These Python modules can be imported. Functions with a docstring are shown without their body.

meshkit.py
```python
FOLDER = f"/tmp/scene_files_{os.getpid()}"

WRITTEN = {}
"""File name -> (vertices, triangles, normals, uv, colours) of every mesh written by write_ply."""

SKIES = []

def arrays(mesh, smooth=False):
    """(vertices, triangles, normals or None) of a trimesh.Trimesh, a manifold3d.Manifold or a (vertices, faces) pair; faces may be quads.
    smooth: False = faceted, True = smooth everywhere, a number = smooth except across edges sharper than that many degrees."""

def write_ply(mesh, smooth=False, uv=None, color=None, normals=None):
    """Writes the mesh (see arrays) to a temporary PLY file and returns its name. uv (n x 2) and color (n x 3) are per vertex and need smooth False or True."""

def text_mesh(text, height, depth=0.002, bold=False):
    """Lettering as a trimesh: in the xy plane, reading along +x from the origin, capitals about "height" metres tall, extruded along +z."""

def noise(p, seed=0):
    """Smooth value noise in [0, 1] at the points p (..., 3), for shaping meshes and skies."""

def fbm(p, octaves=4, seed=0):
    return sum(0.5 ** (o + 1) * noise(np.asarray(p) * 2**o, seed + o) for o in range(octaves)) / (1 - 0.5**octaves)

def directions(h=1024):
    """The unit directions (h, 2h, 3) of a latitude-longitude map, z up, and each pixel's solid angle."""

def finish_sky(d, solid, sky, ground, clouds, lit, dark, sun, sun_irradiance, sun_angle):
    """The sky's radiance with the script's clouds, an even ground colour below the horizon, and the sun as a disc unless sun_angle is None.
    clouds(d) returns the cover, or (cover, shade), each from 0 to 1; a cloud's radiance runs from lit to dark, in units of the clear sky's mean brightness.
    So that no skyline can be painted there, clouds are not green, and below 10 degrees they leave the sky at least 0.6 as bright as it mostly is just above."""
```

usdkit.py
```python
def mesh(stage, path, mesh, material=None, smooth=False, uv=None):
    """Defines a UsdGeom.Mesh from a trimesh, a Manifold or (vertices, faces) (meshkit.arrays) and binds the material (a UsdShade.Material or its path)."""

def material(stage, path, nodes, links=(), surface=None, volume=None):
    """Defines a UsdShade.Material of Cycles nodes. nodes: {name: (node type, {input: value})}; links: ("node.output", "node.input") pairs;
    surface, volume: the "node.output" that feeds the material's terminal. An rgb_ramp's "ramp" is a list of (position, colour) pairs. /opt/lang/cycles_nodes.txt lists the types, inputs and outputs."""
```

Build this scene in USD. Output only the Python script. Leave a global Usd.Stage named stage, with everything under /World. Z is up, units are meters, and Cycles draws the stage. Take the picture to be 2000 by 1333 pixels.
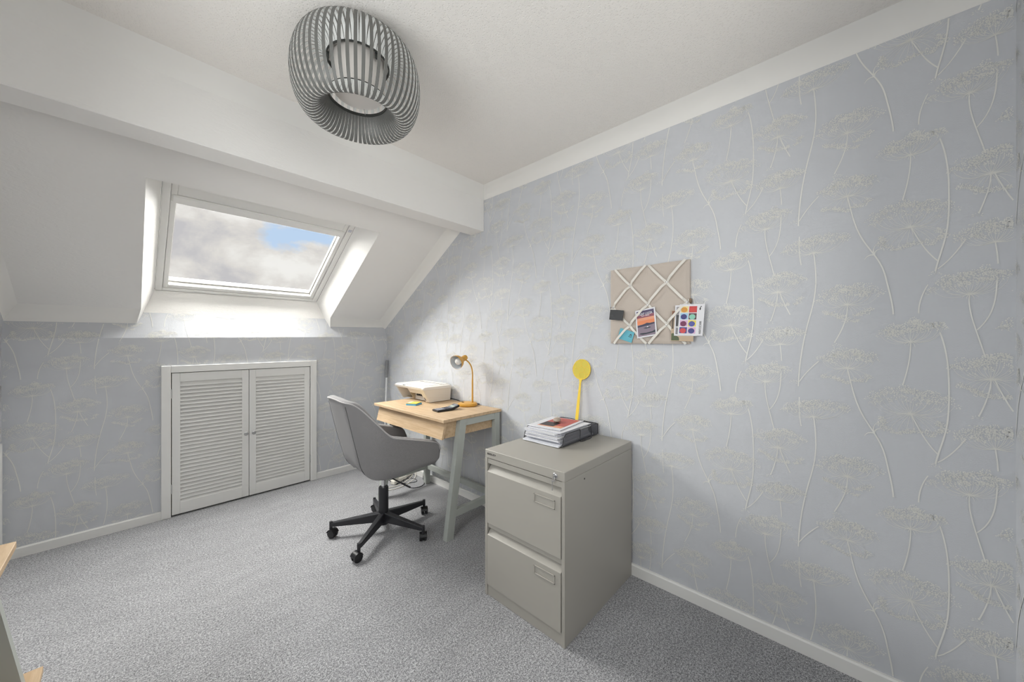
import math, random
import numpy as np, trimesh, usdkit, meshkit
from pxr import Usd, UsdGeom, UsdLux, UsdShade, Gf, Sdf
from shapely.geometry import Polygon, Point, box as sbox

stage = Usd.Stage.CreateInMemory()
UsdGeom.SetStageUpAxis(stage, 'Z'); UsdGeom.SetStageMetersPerUnit(stage, 1.0)
UsdGeom.Xform.Define(stage, '/World'); UsdGeom.Scope.Define(stage, '/World/Looks')
PI = math.pi
A = np.array

# ------------------------------------------------------------------ camera, sky, daylight, exposure
YAW = 0.8239
CAM = (-1.8318, -3.4711, 1.242)
cam = UsdGeom.Camera.Define(stage, '/World/camera')
s_, c_ = math.sin(YAW), math.cos(YAW)
cam.AddTransformOp().Set(Gf.Matrix4d(c_, -s_, 0, 0, 0, 0, 1, 0, -s_, -c_, 0, 0, CAM[0], CAM[1], CAM[2], 1))
cam.CreateHorizontalApertureAttr(36.0); cam.CreateFocalLengthAttr(36.0 * 695 / 2000)
cam.CreateExposureAttr(0.0)
cam.CreateClippingRangeAttr((0.02, 1000))

sky_mat = usdkit.material(stage, '/World/Looks/cloudy_sky', {
    't': ('texture_coordinate', {}),
    'map': ('mapping', {'scale': (1.0, 1.0, 1.6), 'location': (4.71, 6.67, 6.13)}),
    'n': ('noise_texture', {'scale': 3.2, 'detail': 10, 'roughness': 0.58}),
    'n2': ('noise_texture', {'scale': 5.5, 'detail': 9, 'roughness': 0.57, 'distortion': 0.2}),
    'cover': ('rgb_ramp', {'ramp': [(0.0, (0, 0, 0)), (0.36, (0, 0, 0)), (0.43, (1, 1, 1)), (1.0, (1, 1, 1))]}),
    'tone': ('rgb_ramp', {'ramp': [(0.0, (0.56, 0.55, 0.58)), (0.40, (0.60, 0.58, 0.60)), (0.5, (0.78, 0.74, 0.71)), (0.60, (0.94, 0.91, 0.88)), (1.0, (0.97, 0.96, 0.95))]}),
    'mix': ('mix', {'color1': (0.55, 0.70, 0.92)}),
    'bg': ('background_shader', {'strength': 0.98})},
    [('t.generated', 'map.vector'), ('map.vector', 'n.vector'), ('map.vector', 'n2.vector'), ('n.fac', 'cover.fac'), ('n2.fac', 'tone.fac'),
     ('cover.color', 'mix.fac'), ('tone.color', 'mix.color2'), ('mix.color', 'bg.color')], surface='bg.background')
sky = UsdLux.DomeLight.Define(stage, '/World/sky')
UsdShade.MaterialBindingAPI.Apply(sky.GetPrim()).Bind(sky_mat)

TH = math.radians(32); CT, ST, TT = math.cos(TH), math.sin(TH), 0.625
def slope(x, w, n):
    """point of the roof window: w metres up the slope from the frame's foot, n metres outward from the frame's room face"""
    return A([x, 0.126 - w * CT + n * ST, 1.607 + w * ST + n * CT])

# daylight falling through the roof window: a soft area light standing outside, beyond its pane
day = UsdLux.RectLight.Define(stage, '/World/daylight')
day.CreateWidthAttr(2.4); day.CreateHeightAttr(1.6)
day.CreateIntensityAttr(27.0); day.CreateColorAttr(Gf.Vec3f(1.0, 0.975, 0.94))
EL = math.radians(50)   # the light travels down at this angle
p_ = slope(-1.165, 0.45, 0.14) + A([0, .85 * math.cos(EL), .85 * math.sin(EL)])
ce, se = math.cos(EL), math.sin(EL)
day.AddTransformOp().Set(Gf.Matrix4d(1, 0, 0, 0, 0, -se, ce, 0, 0, ce, se, 0, *p_, 1))

# cool area light at an unseen left window, placed to brighten right wall and ceiling
side = UsdLux.RectLight.Define(stage, '/World/unseen_side_light')
side.CreateWidthAttr(.90); side.CreateHeightAttr(1.05)
side.CreateIntensityAttr(6.4); side.CreateColorAttr(Gf.Vec3f(0.965, 0.98, 1.0))
SW = (-3.05, -2.10, .92, 2.02)      # its opening: y0, y1, z0, z1
side.AddTransformOp().Set(Gf.Matrix4d(0, -1, 0, 0, 0, 0, 1, 0, -1, 0, 0, 0, -2.315 - .115, (SW[0] + SW[1]) / 2, (SW[2] + SW[3]) / 2, 1))

# area light at an unseen rear window, placed to light the far wall
rear = UsdLux.RectLight.Define(stage, '/World/unseen_rear_light')
rear.CreateWidthAttr(1.1); rear.CreateHeightAttr(.95)
rear.CreateIntensityAttr(2.8); rear.CreateColorAttr(Gf.Vec3f(1.0, 0.985, 0.96))
RW = (-1.75, -.55, 1.0, 2.05)       # its opening: x0, x1, z0, z1
rear.AddTransformOp().Set(Gf.Matrix4d(1, 0, 0, 0, 0, 0, 1, 0, 0, -1, 0, 0, (RW[0] + RW[1]) / 2, -3.86 - .115, (RW[2] + RW[3]) / 2, 1))

# ------------------------------------------------------------------ materials
def mat(name, nodes, links=(), surface='p.BSDF'):
    return usdkit.material(stage, '/World/Looks/' + name, nodes, links, surface=surface)
def srgb(*c):
    return tuple((x / 255 / 12.92 if x / 255 <= .04045 else ((x / 255 + .055) / 1.055) ** 2.4) for x in c)
def plain(name, col, rough=.5, bump=0, bscale=300, **kw):
    n = {'p': ('principled_bsdf', {'base_color': col, 'roughness': rough, **kw})}; l = []
    if bump:
        n.update({'t': ('texture_coordinate', {}), 'n': ('noise_texture', {'scale': bscale, 'detail': 3}), 'b': ('bump', {'strength': bump, 'distance': .002})})
        l = [('t.object', 'n.vector'), ('n.fac', 'b.height'), ('b.normal', 'p.normal')]
    return mat(name, n, l)

M = {}
M['white_gloss'] = plain('white_gloss_paint', srgb(236, 235, 232), .35)
M['white_trim'] = plain('white_trim_paint', srgb(236, 234, 230), .5, .12, 90)
M['ceiling'] = mat('stippled_ceiling_paint', {
    't': ('texture_coordinate', {}), 'v': ('voronoi_texture', {'scale': 115, 'feature': 'f1'}), 'n': ('noise_texture', {'scale': 30, 'detail': 2}),
    'r': ('rgb_ramp', {'ramp': [(0, (0, 0, 0)), (.22, (.25, .25, .25)), (.38, (1, 1, 1)), (1, (1, 1, 1))]}), 'n3': ('noise_texture', {'scale': 140, 'detail': 2}),
    'm': ('math', {'math_type': 'add'}), 'm2': ('math', {'math_type': 'multiply', 'value2': .5}),
    'b': ('bump', {'strength': .32, 'distance': .004}), 'p': ('principled_bsdf', {'base_color': srgb(238, 234, 229), 'roughness': .8})},
    [('t.object', 'v.vector'), ('t.object', 'n.vector'), ('t.object', 'n3.vector'), ('v.distance', 'r.fac'), ('n3.fac', 'm2.value1'), ('r.color', 'm.value1'), ('m2.value', 'm.value2'), ('m.value', 'b.height'), ('b.normal', 'p.normal')])
M['anaglypta'] = mat('textured_white_lining_paper', {
    't': ('texture_coordinate', {}), 'mp': ('mapping', {'scale': (38, 38, 90)}), 'n': ('noise_texture', {'scale': 1, 'detail': 3, 'distortion': .8}),
    'b': ('bump', {'strength': .35, 'distance': .004}), 'p': ('principled_bsdf', {'base_color': srgb(238, 236, 233), 'roughness': .6})},
    [('t.object', 'mp.vector'), ('mp.vector', 'n.vector'), ('n.fac', 'b.height'), ('b.normal', 'p.normal')])
M['wallpaper'] = mat('grey_blue_wallpaper', {
    't': ('texture_coordinate', {}), 'n': ('noise_texture', {'scale': 260, 'detail': 3}), 'n2': ('noise_texture', {'scale': 1.3, 'detail': 2}),
    'c': ('mix', {'color1': srgb(200, 202, 207), 'color2': srgb(205, 207, 211)}),
    'b': ('bump', {'strength': .16, 'distance': .002}), 'p': ('principled_bsdf', {'roughness': .62, 'specular_ior_level': .4})},
    [('t.object', 'n.vector'), ('t.object', 'n2.vector'), ('n2.fac', 'c.fac'), ('c.color', 'p.base_color'), ('n.fac', 'b.height'), ('b.normal', 'p.normal')])
M['print'] = plain('pearl_print', srgb(232, 231, 226), .42, specular_ior_level=.6)
M['carpet'] = mat('grey_carpet_pile', {
    't': ('texture_coordinate', {}), 'n': ('noise_texture', {'scale': 235, 'detail': 3, 'roughness': .7}), 'v': ('noise_texture', {'scale': 110, 'detail': 3, 'roughness': .6}), 'nv': ('mix_float', {'fac': .32}),
    'mp': ('mapping', {'scale': (1.3, 2.6, 1), 'rotation': (0, 0, .5)}), 'n2': ('noise_texture', {'scale': 4.2, 'detail': 7, 'roughness': .68, 'distortion': .2}),
    'r': ('rgb_ramp', {'ramp': [(0, srgb(64, 63, 66)), (.39, srgb(92, 92, 95)), (.5, srgb(153, 153, 156)), (.61, srgb(208, 208, 210)), (1, srgb(226, 226, 226))]}),
    'r2': ('rgb_ramp', {'ramp': [(0, (.84, .84, .84)), (.36, (.86, .86, .86)), (.64, (1, 1, 1)), (1, (1, 1, 1))]}),
    'mu': ('mix', {'mix_type': 'multiply', 'fac': 1.0}), 'ma': ('math', {'math_type': 'add'}),
    'b': ('bump', {'strength': .2, 'distance': .003}), 'p': ('principled_bsdf', {'roughness': .95, 'specular_ior_level': .1, 'sheen_weight': .25, 'sheen_roughness': .5})},
    [('t.object', 'n.vector'), ('t.object', 'v.vector'), ('t.object', 'mp.vector'), ('mp.vector', 'n2.vector'), ('n.fac', 'nv.a'), ('v.fac', 'nv.b'), ('nv.result', 'r.fac'), ('n2.fac', 'r2.fac'), ('r.color', 'mu.color1'), ('r2.color', 'mu.color2'), ('mu.color', 'p.base_color'),
     ('n.fac', 'ma.value1'), ('v.fac', 'ma.value2'), ('ma.value', 'b.height'), ('b.normal', 'p.normal')])
M['cab'] = plain('grey_enamelled_steel', srgb(166, 162, 154), .42, .03, 400)
M['cab_shade'] = plain('cabinet_interior_shade', srgb(70, 67, 63), .7)
def wood(name, c1, c2, axis):
    sc = {'x': (3, 40, 40), 'y': (40, 3, 40)}[axis]
    return mat(name, {'t': ('texture_coordinate', {}), 'mp': ('mapping', {'scale': sc}), 'n': ('noise_texture', {'scale': 1.6, 'detail': 5, 'roughness': .62, 'distortion': .25}),
        'r': ('rgb_ramp', {'ramp': [(0, c2), (.35, c2), (.62, c1), (1, c1)]}), 'b': ('bump', {'strength': .05, 'distance': .001}), 'p': ('principled_bsdf', {'roughness': .5, 'specular_ior_level': .35})},
        [('t.object', 'mp.vector'), ('mp.vector', 'n.vector'), ('n.fac', 'r.fac'), ('r.color', 'p.base_color'), ('n.fac', 'b.height'), ('b.normal', 'p.normal')])
M['oak'] = wood('light_oak_veneer', srgb(208, 182, 150), srgb(190, 161, 127), 'y')
M['sage'] = plain('sage_grey_paint', srgb(174, 178, 173), .5)
def fabric(name, c1, c2, scale=500):
    return mat(name, {'t': ('texture_coordinate', {}), 'n': ('noise_texture', {'scale': scale, 'detail': 3, 'roughness': .7}), 'r': ('rgb_ramp', {'ramp': [(.0, c1), (.35, c1), (.65, c2), (1, c2)]}),
        'b': ('bump', {'strength': .3, 'distance': .001}), 'p': ('principled_bsdf', {'roughness': .9, 'specular_ior_level': .15, 'sheen_weight': .2})},
        [('t.object', 'n.vector'), ('n.fac', 'r.fac'), ('r.color', 'p.base_color'), ('n.fac', 'b.height'), ('b.normal', 'p.normal')])
M['chair'] = fabric('grey_chair_fabric', srgb(118, 116, 117), srgb(150, 148, 149), 420)
M['piping'] = fabric('light_piping', srgb(165, 162, 162), srgb(185, 182, 182), 420)
M['board_fab'] = fabric('taupe_board_fabric', srgb(192, 181, 171), srgb(200, 189, 179), 700)
M['ribbon'] = plain('cream_ribbon', srgb(226, 222, 214), .6)
M['black_metal'] = plain('black_powder_coat', srgb(38, 38, 42), .4)
M['black_plastic'] = plain('black_plastic', srgb(28, 28, 30), .35)
M['dark_plastic'] = plain('dark_grey_plastic', srgb(58, 58, 62), .45)
M['chrome'] = plain('chrome', (.75, .75, .76), .18, metallic=1.0)
M['steel'] = plain('brushed_steel', (.55, .55, .55), .35, metallic=1.0)
M['mustard'] = plain('mustard_enamel', srgb(205, 152, 56), .38)
M['lamp_inner'] = plain('lamp_inner_white', srgb(200, 203, 206), .5)
M['bulb'] = plain('frosted_bulb', srgb(232, 228, 224), .18)
M['printer'] = plain('ivory_plastic', srgb(222, 214, 202), .45)
M['printer_top'] = plain('ivory_lid_plastic', srgb(232, 228, 221), .4)
M['printer_in'] = plain('beige_tray_plastic', srgb(172, 156, 130), .5)
M['paper'] = plain('white_paper', srgb(226, 226, 230), .7)
M['paper2'] = plain('greyish_paper', srgb(205, 206, 214), .7)
M['paper_pages'] = plain('off_white_paper', srgb(216, 216, 220), .7)
M['plastic_sleeve'] = plain('clear_plastic_sleeve', srgb(222, 224, 230), .15)
M['yellow'] = mat('translucent_yellow_plastic', {'p': ('principled_bsdf', {'base_color': srgb(240, 224, 100), 'roughness': .4}), 't': ('translucent_bsdf', {'color': srgb(246, 230, 120)}), 'm': ('mix_closure', {'fac': .35})}, [('p.BSDF', 'm.closure1'), ('t.BSDF', 'm.closure2')], surface='m.closure')
M['yellow_h'] = plain('yellow_plastic', srgb(242, 208, 72), .4)
M['stone'] = plain('pebble', srgb(176, 160, 146), .7, .2, 120)
M['rib_out'] = plain('rib_dark_grey', srgb(100, 100, 97), .5)
M['rib_in'] = plain('rib_white_lining', srgb(242, 243, 241), .5)
M['opal'] = plain('opal_diffuser', srgb(226, 221, 216), .5)
M['dark_ring'] = plain('dark_ring', srgb(52, 54, 52), .5)
M['grip'] = plain('grey_grip', srgb(140, 141, 143), .5)
M['pole'] = plain('white_pole', srgb(236, 236, 237), .35)
M['cream_lead'] = plain('white_plastic_lead', srgb(236, 232, 222), .4)
M['ink'] = plain('dark_ink', srgb(52, 50, 48), .5)
M['rubber'] = plain('window_seal', srgb(150, 148, 142), .6)
M['gap'] = plain('shadow_gap', srgb(60, 58, 56), .8)  # dark grey standing in for shade in gaps and recesses
M['glass'] = mat('window_glass', {'t': ('transparent_bsdf', {'color': (.98, .99, .985)}), 'g': ('glossy_bsdf', {'roughness': 0.0, 'color': (.5, .5, .5)}), 'f': ('fresnel', {'IOR': 1.12}), 'm': ('mix_closure', {})},
    [('f.fac', 'm.fac'), ('t.BSDF', 'm.closure1'), ('g.BSDF', 'm.closure2')], surface='m.closure')
M['mesh'] = mat('fine_black_mesh', {'t': ('transparent_bsdf', {}), 'p': ('principled_bsdf', {'base_color': srgb(96, 96, 102), 'roughness': .4, 'metallic': .3}), 'm': ('mix_closure', {'fac': .42})}, [('t.BSDF', 'm.closure1'), ('p.BSDF', 'm.closure2')], surface='m.closure')
def col(name, r, g, b, rough=.5):
    if name not in M: M[name] = plain(name, srgb(r, g, b), rough)
    return M[name]

# ------------------------------------------------------------------ helpers
used = {}
def numbered(parent, name):
    k = (parent, name); n = used.get(k, 0); used[k] = n + 1
    return name if n == 0 else '%s_%03d' % (name, n)
def path_of(p): return '/World' if p is None else str(p.GetPath())
def cd(p, **kw):
    for k, v in kw.items():
        if v: p.SetCustomDataByKey(k, v)
    return p
def obj(name, mesh, m, parent=None, smooth=35, **kw):
    pp = path_of(parent)
    q = usdkit.mesh(stage, pp + '/' + numbered(pp, name), mesh, M[m] if isinstance(m, str) else m, smooth).GetPrim()
    return cd(q, **kw)
def thing(name, label, cat, loc=(0, 0, 0), rotz=0, group=None, kind=None):
    x = UsdGeom.Xform.Define(stage, '/World/' + numbered('/World', name))
    x.AddTranslateOp().Set(Gf.Vec3d(*map(float, loc))); x.AddRotateZOp().Set(float(rotz))
    return cd(x.GetPrim(), label=label, category=cat, group=group, kind=kind)
def struct(name, mesh, m, **kw):
    return obj(name, mesh, m, None, kind='structure', **kw)
cat = trimesh.util.concatenate
def T(v, f): return trimesh.Trimesh(np.asarray(v, float), np.asarray(f), process=False)
def box(lo, hi, c=0):
    lo, hi = A(lo, float), A(hi, float)
    if not c:
        m = trimesh.creation.box(hi - lo); m.apply_translation((lo + hi) / 2); return m
    h = (hi - lo) / 2; c = min(c, *(h * .98)); pts = []
    for k in range(3):
        d = A([c, c, c]); d[k] = 0
        for s in np.ndindex(2, 2, 2):
            pts.append((A(s) * 2 - 1) * (h - d))
    m = trimesh.Trimesh(pts).convex_hull; m.apply_translation((lo + hi) / 2); return m
def hull(pts): return trimesh.Trimesh(np.asarray(pts, float)).convex_hull
def rbox(lo, hi, r, seg=3):
    """rounded box"""
    lo, hi = A(lo, float), A(hi, float); pts = []
    s = trimesh.creation.icosphere(1, r).vertices
    for k in np.ndindex(2, 2, 2):
        pts.append(s + np.where(A(k), hi - r, lo + r))
    return hull(np.vstack(pts))
def frames(p):
    p = np.asarray(p, float); t = np.gradient(p, axis=0); t /= np.linalg.norm(t, axis=1, keepdims=True) + 1e-12
    n = np.cross(t[0], [0, 0, 1.0] if abs(t[0][2]) < .9 else [1.0, 0, 0]); N = []
    for i in range(len(p)):
        n = n - t[i] * (n @ t[i]); n /= np.linalg.norm(n); N.append(n)
    N = A(N); return t, N, np.cross(t, N)
def tube(p, r, sides=8, caps=True):
    p = np.asarray(p, float); t, N, B = frames(p); r = np.broadcast_to(r, len(p)); a = np.arange(sides) * 2 * PI / sides
    v = (p[:, None] + r[:, None, None] * (np.cos(a)[None, :, None] * N[:, None] + np.sin(a)[None, :, None] * B[:, None])).reshape(-1, 3)
    f = []
    for i in range(len(p) - 1):
        for j in range(sides):
            a0, a1, b0, b1 = i * sides + j, i * sides + (j + 1) % sides, (i + 1) * sides + j, (i + 1) * sides + (j + 1) % sides
            f += [[a0, a1, b1], [a0, b1, b0]]
    v = list(v)
    if caps:
        for base, c, fl in ((0, p[0], 1), ((len(p) - 1) * sides, p[-1], 0)):
            k = len(v); v.append(c)
            for j in range(sides):
                q = [k, base + (j + 1) % sides, base + j]; f.append(q if fl else q[::-1])
    return T(v, f)
def spline(pts, n=40):
    from scipy.interpolate import CubicSpline
    pts = np.asarray(pts, float); d = np.r_[0, np.cumsum(np.linalg.norm(np.diff(pts, axis=0), axis=1))]
    return CubicSpline(d, pts)(np.linspace(0, d[-1], n))
def lathe(prof, seg=32, closed=False):
    """(r, z) profile about z"""
    prof = np.asarray(prof, float); n = len(prof); a = np.arange(seg) * 2 * PI / seg
    v = np.stack([prof[:, 0, None] * np.cos(a), prof[:, 0, None] * np.sin(a), np.repeat(prof[:, 1, None], seg, 1)], -1).reshape(-1, 3); f = []
    for i in range(n if closed else n - 1):
        i2 = (i + 1) % n
        for j in range(seg):
            j2 = (j + 1) % seg
            f += [[i * seg + j, i * seg + j2, i2 * seg + j2], [i * seg + j, i2 * seg + j2, i2 * seg + j]]
    m = T(v, f); m.merge_vertices(); m.update_faces(m.nondegenerate_faces()); return m
def cyl(a, b, r, sides=20, r2=None):
    return tube([a, b], [r, r if r2 is None else r2], sides)
def grid(P, close_u=False):
    """P[i, j] points as a sheet"""
    P = np.asarray(P, float); n, m = P.shape[:2]; f = []
    for i in range(n - (0 if close_u else 1)):
        for j in range(m - 1):
            a, b, c, d = i * m + j, ((i + 1) % n) * m + j, ((i + 1) % n) * m + j + 1, i * m + j + 1
            f += [[a, b, c], [a, c, d]]
    return T(P.reshape(-1, 3), f)
def sweep(secs):
    """closed loops of equal point count joined in order, ends capped (convex)"""
    S = np.asarray(secs, float); n, m = S.shape[:2]; f = []
    for i in range(n - 1):
        for j in range(m):
            a, b, c, d = i * m + j, i * m + (j + 1) % m, (i + 1) * m + (j + 1) % m, (i + 1) * m + j
            f += [[a, b, c], [a, c, d]]
    for j in range(1, m - 1):
        f += [[0, j + 1, j], [(n - 1) * m, (n - 1) * m + j, (n - 1) * m + j + 1]]
    q = T(S.reshape(-1, 3), f); q.fix_normals(); return q
def extrude(poly, h): return trimesh.creation.extrude_polygon(poly, h, engine='earcut')
def place(m, X, Y, Z, o):
    """mesh coordinates (x, y, z) -> o + x X + y Y + z Z"""
    m = m.copy(); m.vertices = A(o) + m.vertices @ A([X, Y, Z], float)
    if np.linalg.det(A([X, Y, Z], float)) < 0: m.invert()
    return m
def rotm(m, ang, axis, point=(0, 0, 0)):
    m = m.copy(); m.apply_transform(trimesh.transformations.rotation_matrix(ang, axis, point)); return m
def mv(m, d): m = m.copy(); m.apply_translation(d); return m
def xz(poly, y0, y1):      # polygon in (x, z) between two y
    return place(extrude(poly, y1 - y0), (1, 0, 0), (0, 0, 1), (0, 1, 0), (0, y0, 0))
def yz(poly, x0, x1):      # polygon in (y, z) between two x
    return place(extrude(poly, x1 - x0), (0, 1, 0), (0, 0, 1), (1, 0, 0), (x0, 0, 0))

# ------------------------------------------------------------------ the room
XL, YN, ZC = -2.315, -3.86, 2.38
YB, YB2, ZB = -1.487, -1.34, 2.071          # ceiling beam
def zk(x): return 1.257 + (x + 2.315) * .012  # top of the upright part of the window wall
def zcv(x): return 1.357 + (x + 2.315) * .011 # foot of its cove
struct('floor', box((XL - .1, YN - .1, -.06), (.1, .1, 0)), 'carpet')
struct('ceiling', box((XL - .1, YN - .1, ZC), (.1, YB2 - .02, ZC + .08)), 'ceiling')
w_right = struct('wall_right', box((0, YN - .1, -.06), (.1, 1.2, 2.5)), 'wallpaper')
w_left = struct('wall_left', yz(sbox(YN - .1, -.06, 1.2, 2.5).difference(sbox(SW[0], SW[2], SW[1], SW[3])), XL - .1, XL), 'wallpaper', smooth=False)
w_near = struct('wall_near', xz(sbox(XL, 0, 0, ZC).difference(sbox(RW[0], RW[2], RW[1], RW[3])), YN - .1, YN), 'wallpaper', smooth=False)
CX0, CX1, CH = -1.675, -.680, 1.068            # eaves cupboard frame
poly = Polygon([(XL, 0), (0, 0), (0, zk(0)), (XL, zk(XL))]).difference(sbox(CX0 + .02, -1, CX1 - .02, CH - .02))
upright = xz(poly, 0, .05)
def lean(x, z): return (z - zk(x)) * .5
lz = lambda x: 1.443 + (x + 1.756) * .008
v = []
for x in (XL, 0):
    z1 = lz(x)
    v.append([(x, 0, zk(x)), (x, lean(x, z1), z1), (x, lean(x, z1) + .05, z1), (x, .05, zk(x))])
w_far = struct('wall_far', cat([upright, sweep(v)]), 'wallpaper', smooth=False)

# sloping ceiling with the notch of the roof window
off0 = lambda y: 1.45 - TT * y
def sl(x, y, t=0): return (x, y + t * ST, off0(y) + t * CT)
WX0, WX1, WYT = -1.772, -.560, -.957           # opening in the slope
P = Polygon([(XL - .1, .35), (.1, .35), (.1, -1.45), (XL - .1, -1.45)]).difference(sbox(WX0, WYT, WX1, .36))
sm = extrude(P, .02); vv = sm.vertices.copy()
sm.vertices = A([(x, y + t * ST, off0(y) + t * CT) for x, y, t in vv]); sm.fix_normals()
struct('ceiling_slope', sm, 'anaglypta', smooth=False)
struct('ceiling_beam', box((XL, YB, ZB), (0, YB2, ZC + .02), .003), 'anaglypta')

# coving
def cove(secA, secB, n=5):
    """secA/B: (foot on the wall, corner, edge on the ceiling); a slightly hollow strip between two ends"""
    out = []
    for a, c, b in (secA, secB):
        a, b, c = A(a, float), A(b, float), A(c, float)
        out.append([a] + [a * (1 - t) + b * t + (c - (a + b) / 2) * .22 * math.sin(PI * t) for t in np.linspace(0, 1, n)] + [b, c])
    return sweep(out)
zc, cc = 2.307, .073
n_trim = [0]
def trim(mesh, m='white_trim'):
    n_trim[0] += 1; return struct('trim_%d' % n_trim[0], mesh, m, smooth=20)
trim(cove([(0, YN, zc), (0, YN, ZC), (-cc, YN, ZC)], [(0, YB, zc), (0, YB, ZC), (-cc, YB, ZC)]))
trim(cove([(XL, YB, zc), (XL, YB, ZC), (XL, YB - cc, ZC)], [(0, YB, zc), (0, YB, ZC), (0, YB - cc, ZC)]))
trim(cove([(XL, YN, zc), (XL, YN, ZC), (XL + cc, YN, ZC)], [(XL, YB, zc), (XL, YB, ZC), (XL + cc, YB, ZC)]))
trim(cove([(XL, YN, zc), (XL, YN, ZC), (XL, YN + cc, ZC)], [(0, YN, zc), (0, YN, ZC), (0, YN + cc, ZC)]))
foot = lambda y: 1.388 - .613 * y
trim(cove([(0, .09, foot(.09)), (0, .09, off0(.09)), (-.08, .09, off0(.09))], [(0, YB2, foot(YB2)), (0, YB2, off0(YB2)), (-.08, YB2, off0(YB2))]))
trim(cove([(XL, .09, foot(.09)), (XL, .09, off0(.09)), (XL + .055, .09, off0(.09))], [(XL, YB2, foot(YB2)), (XL, YB2, off0(YB2)), (XL + .055, YB2, off0(YB2))]))
def low_sec(xo, xi):
    z = zcv(xo); return [(xo, lean(xo, z), z), ((xo + xi) / 2, .066, off0(.066)), (xi, -.012, off0(-.012))]
trim(cove(low_sec(XL, XL), low_sec(-1.790, WX0 - .001)))
trim(cove(low_sec(-.541, WX1 + .001), low_sec(0, 0)))

# baseboards
BH, BT = .057, .015
def bb(name, a, b, n):
    a, b, n = A(a, float), A(b, float), A(n, float)
    s = lambda p: [(*p, 0), (*(p + n * BT), 0), (*(p + n * BT), BH - .006), (*(p + n * (BT - .005)), BH), (*p, BH)]
    struct(name, sweep([s(a), s(b)]), 'white_gloss', smooth=False)
bb('baseboard_right', (0, YN), (0, 0), (-1, 0)); bb('baseboard_left', (XL, YN), (XL, 0), (1, 0)); bb('baseboard_near', (XL + BT, YN), (-BT, YN), (0, 1))
bb('baseboard_far', (XL + BT, 0), (CX0, 0), (0, -1)); bb('baseboard_far', (CX1, 0), (-BT, 0), (0, -1))
struct('trim_9', box((XL, -.09, 0), (XL + .006, -.02, .668)), 'white_gloss')

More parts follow.
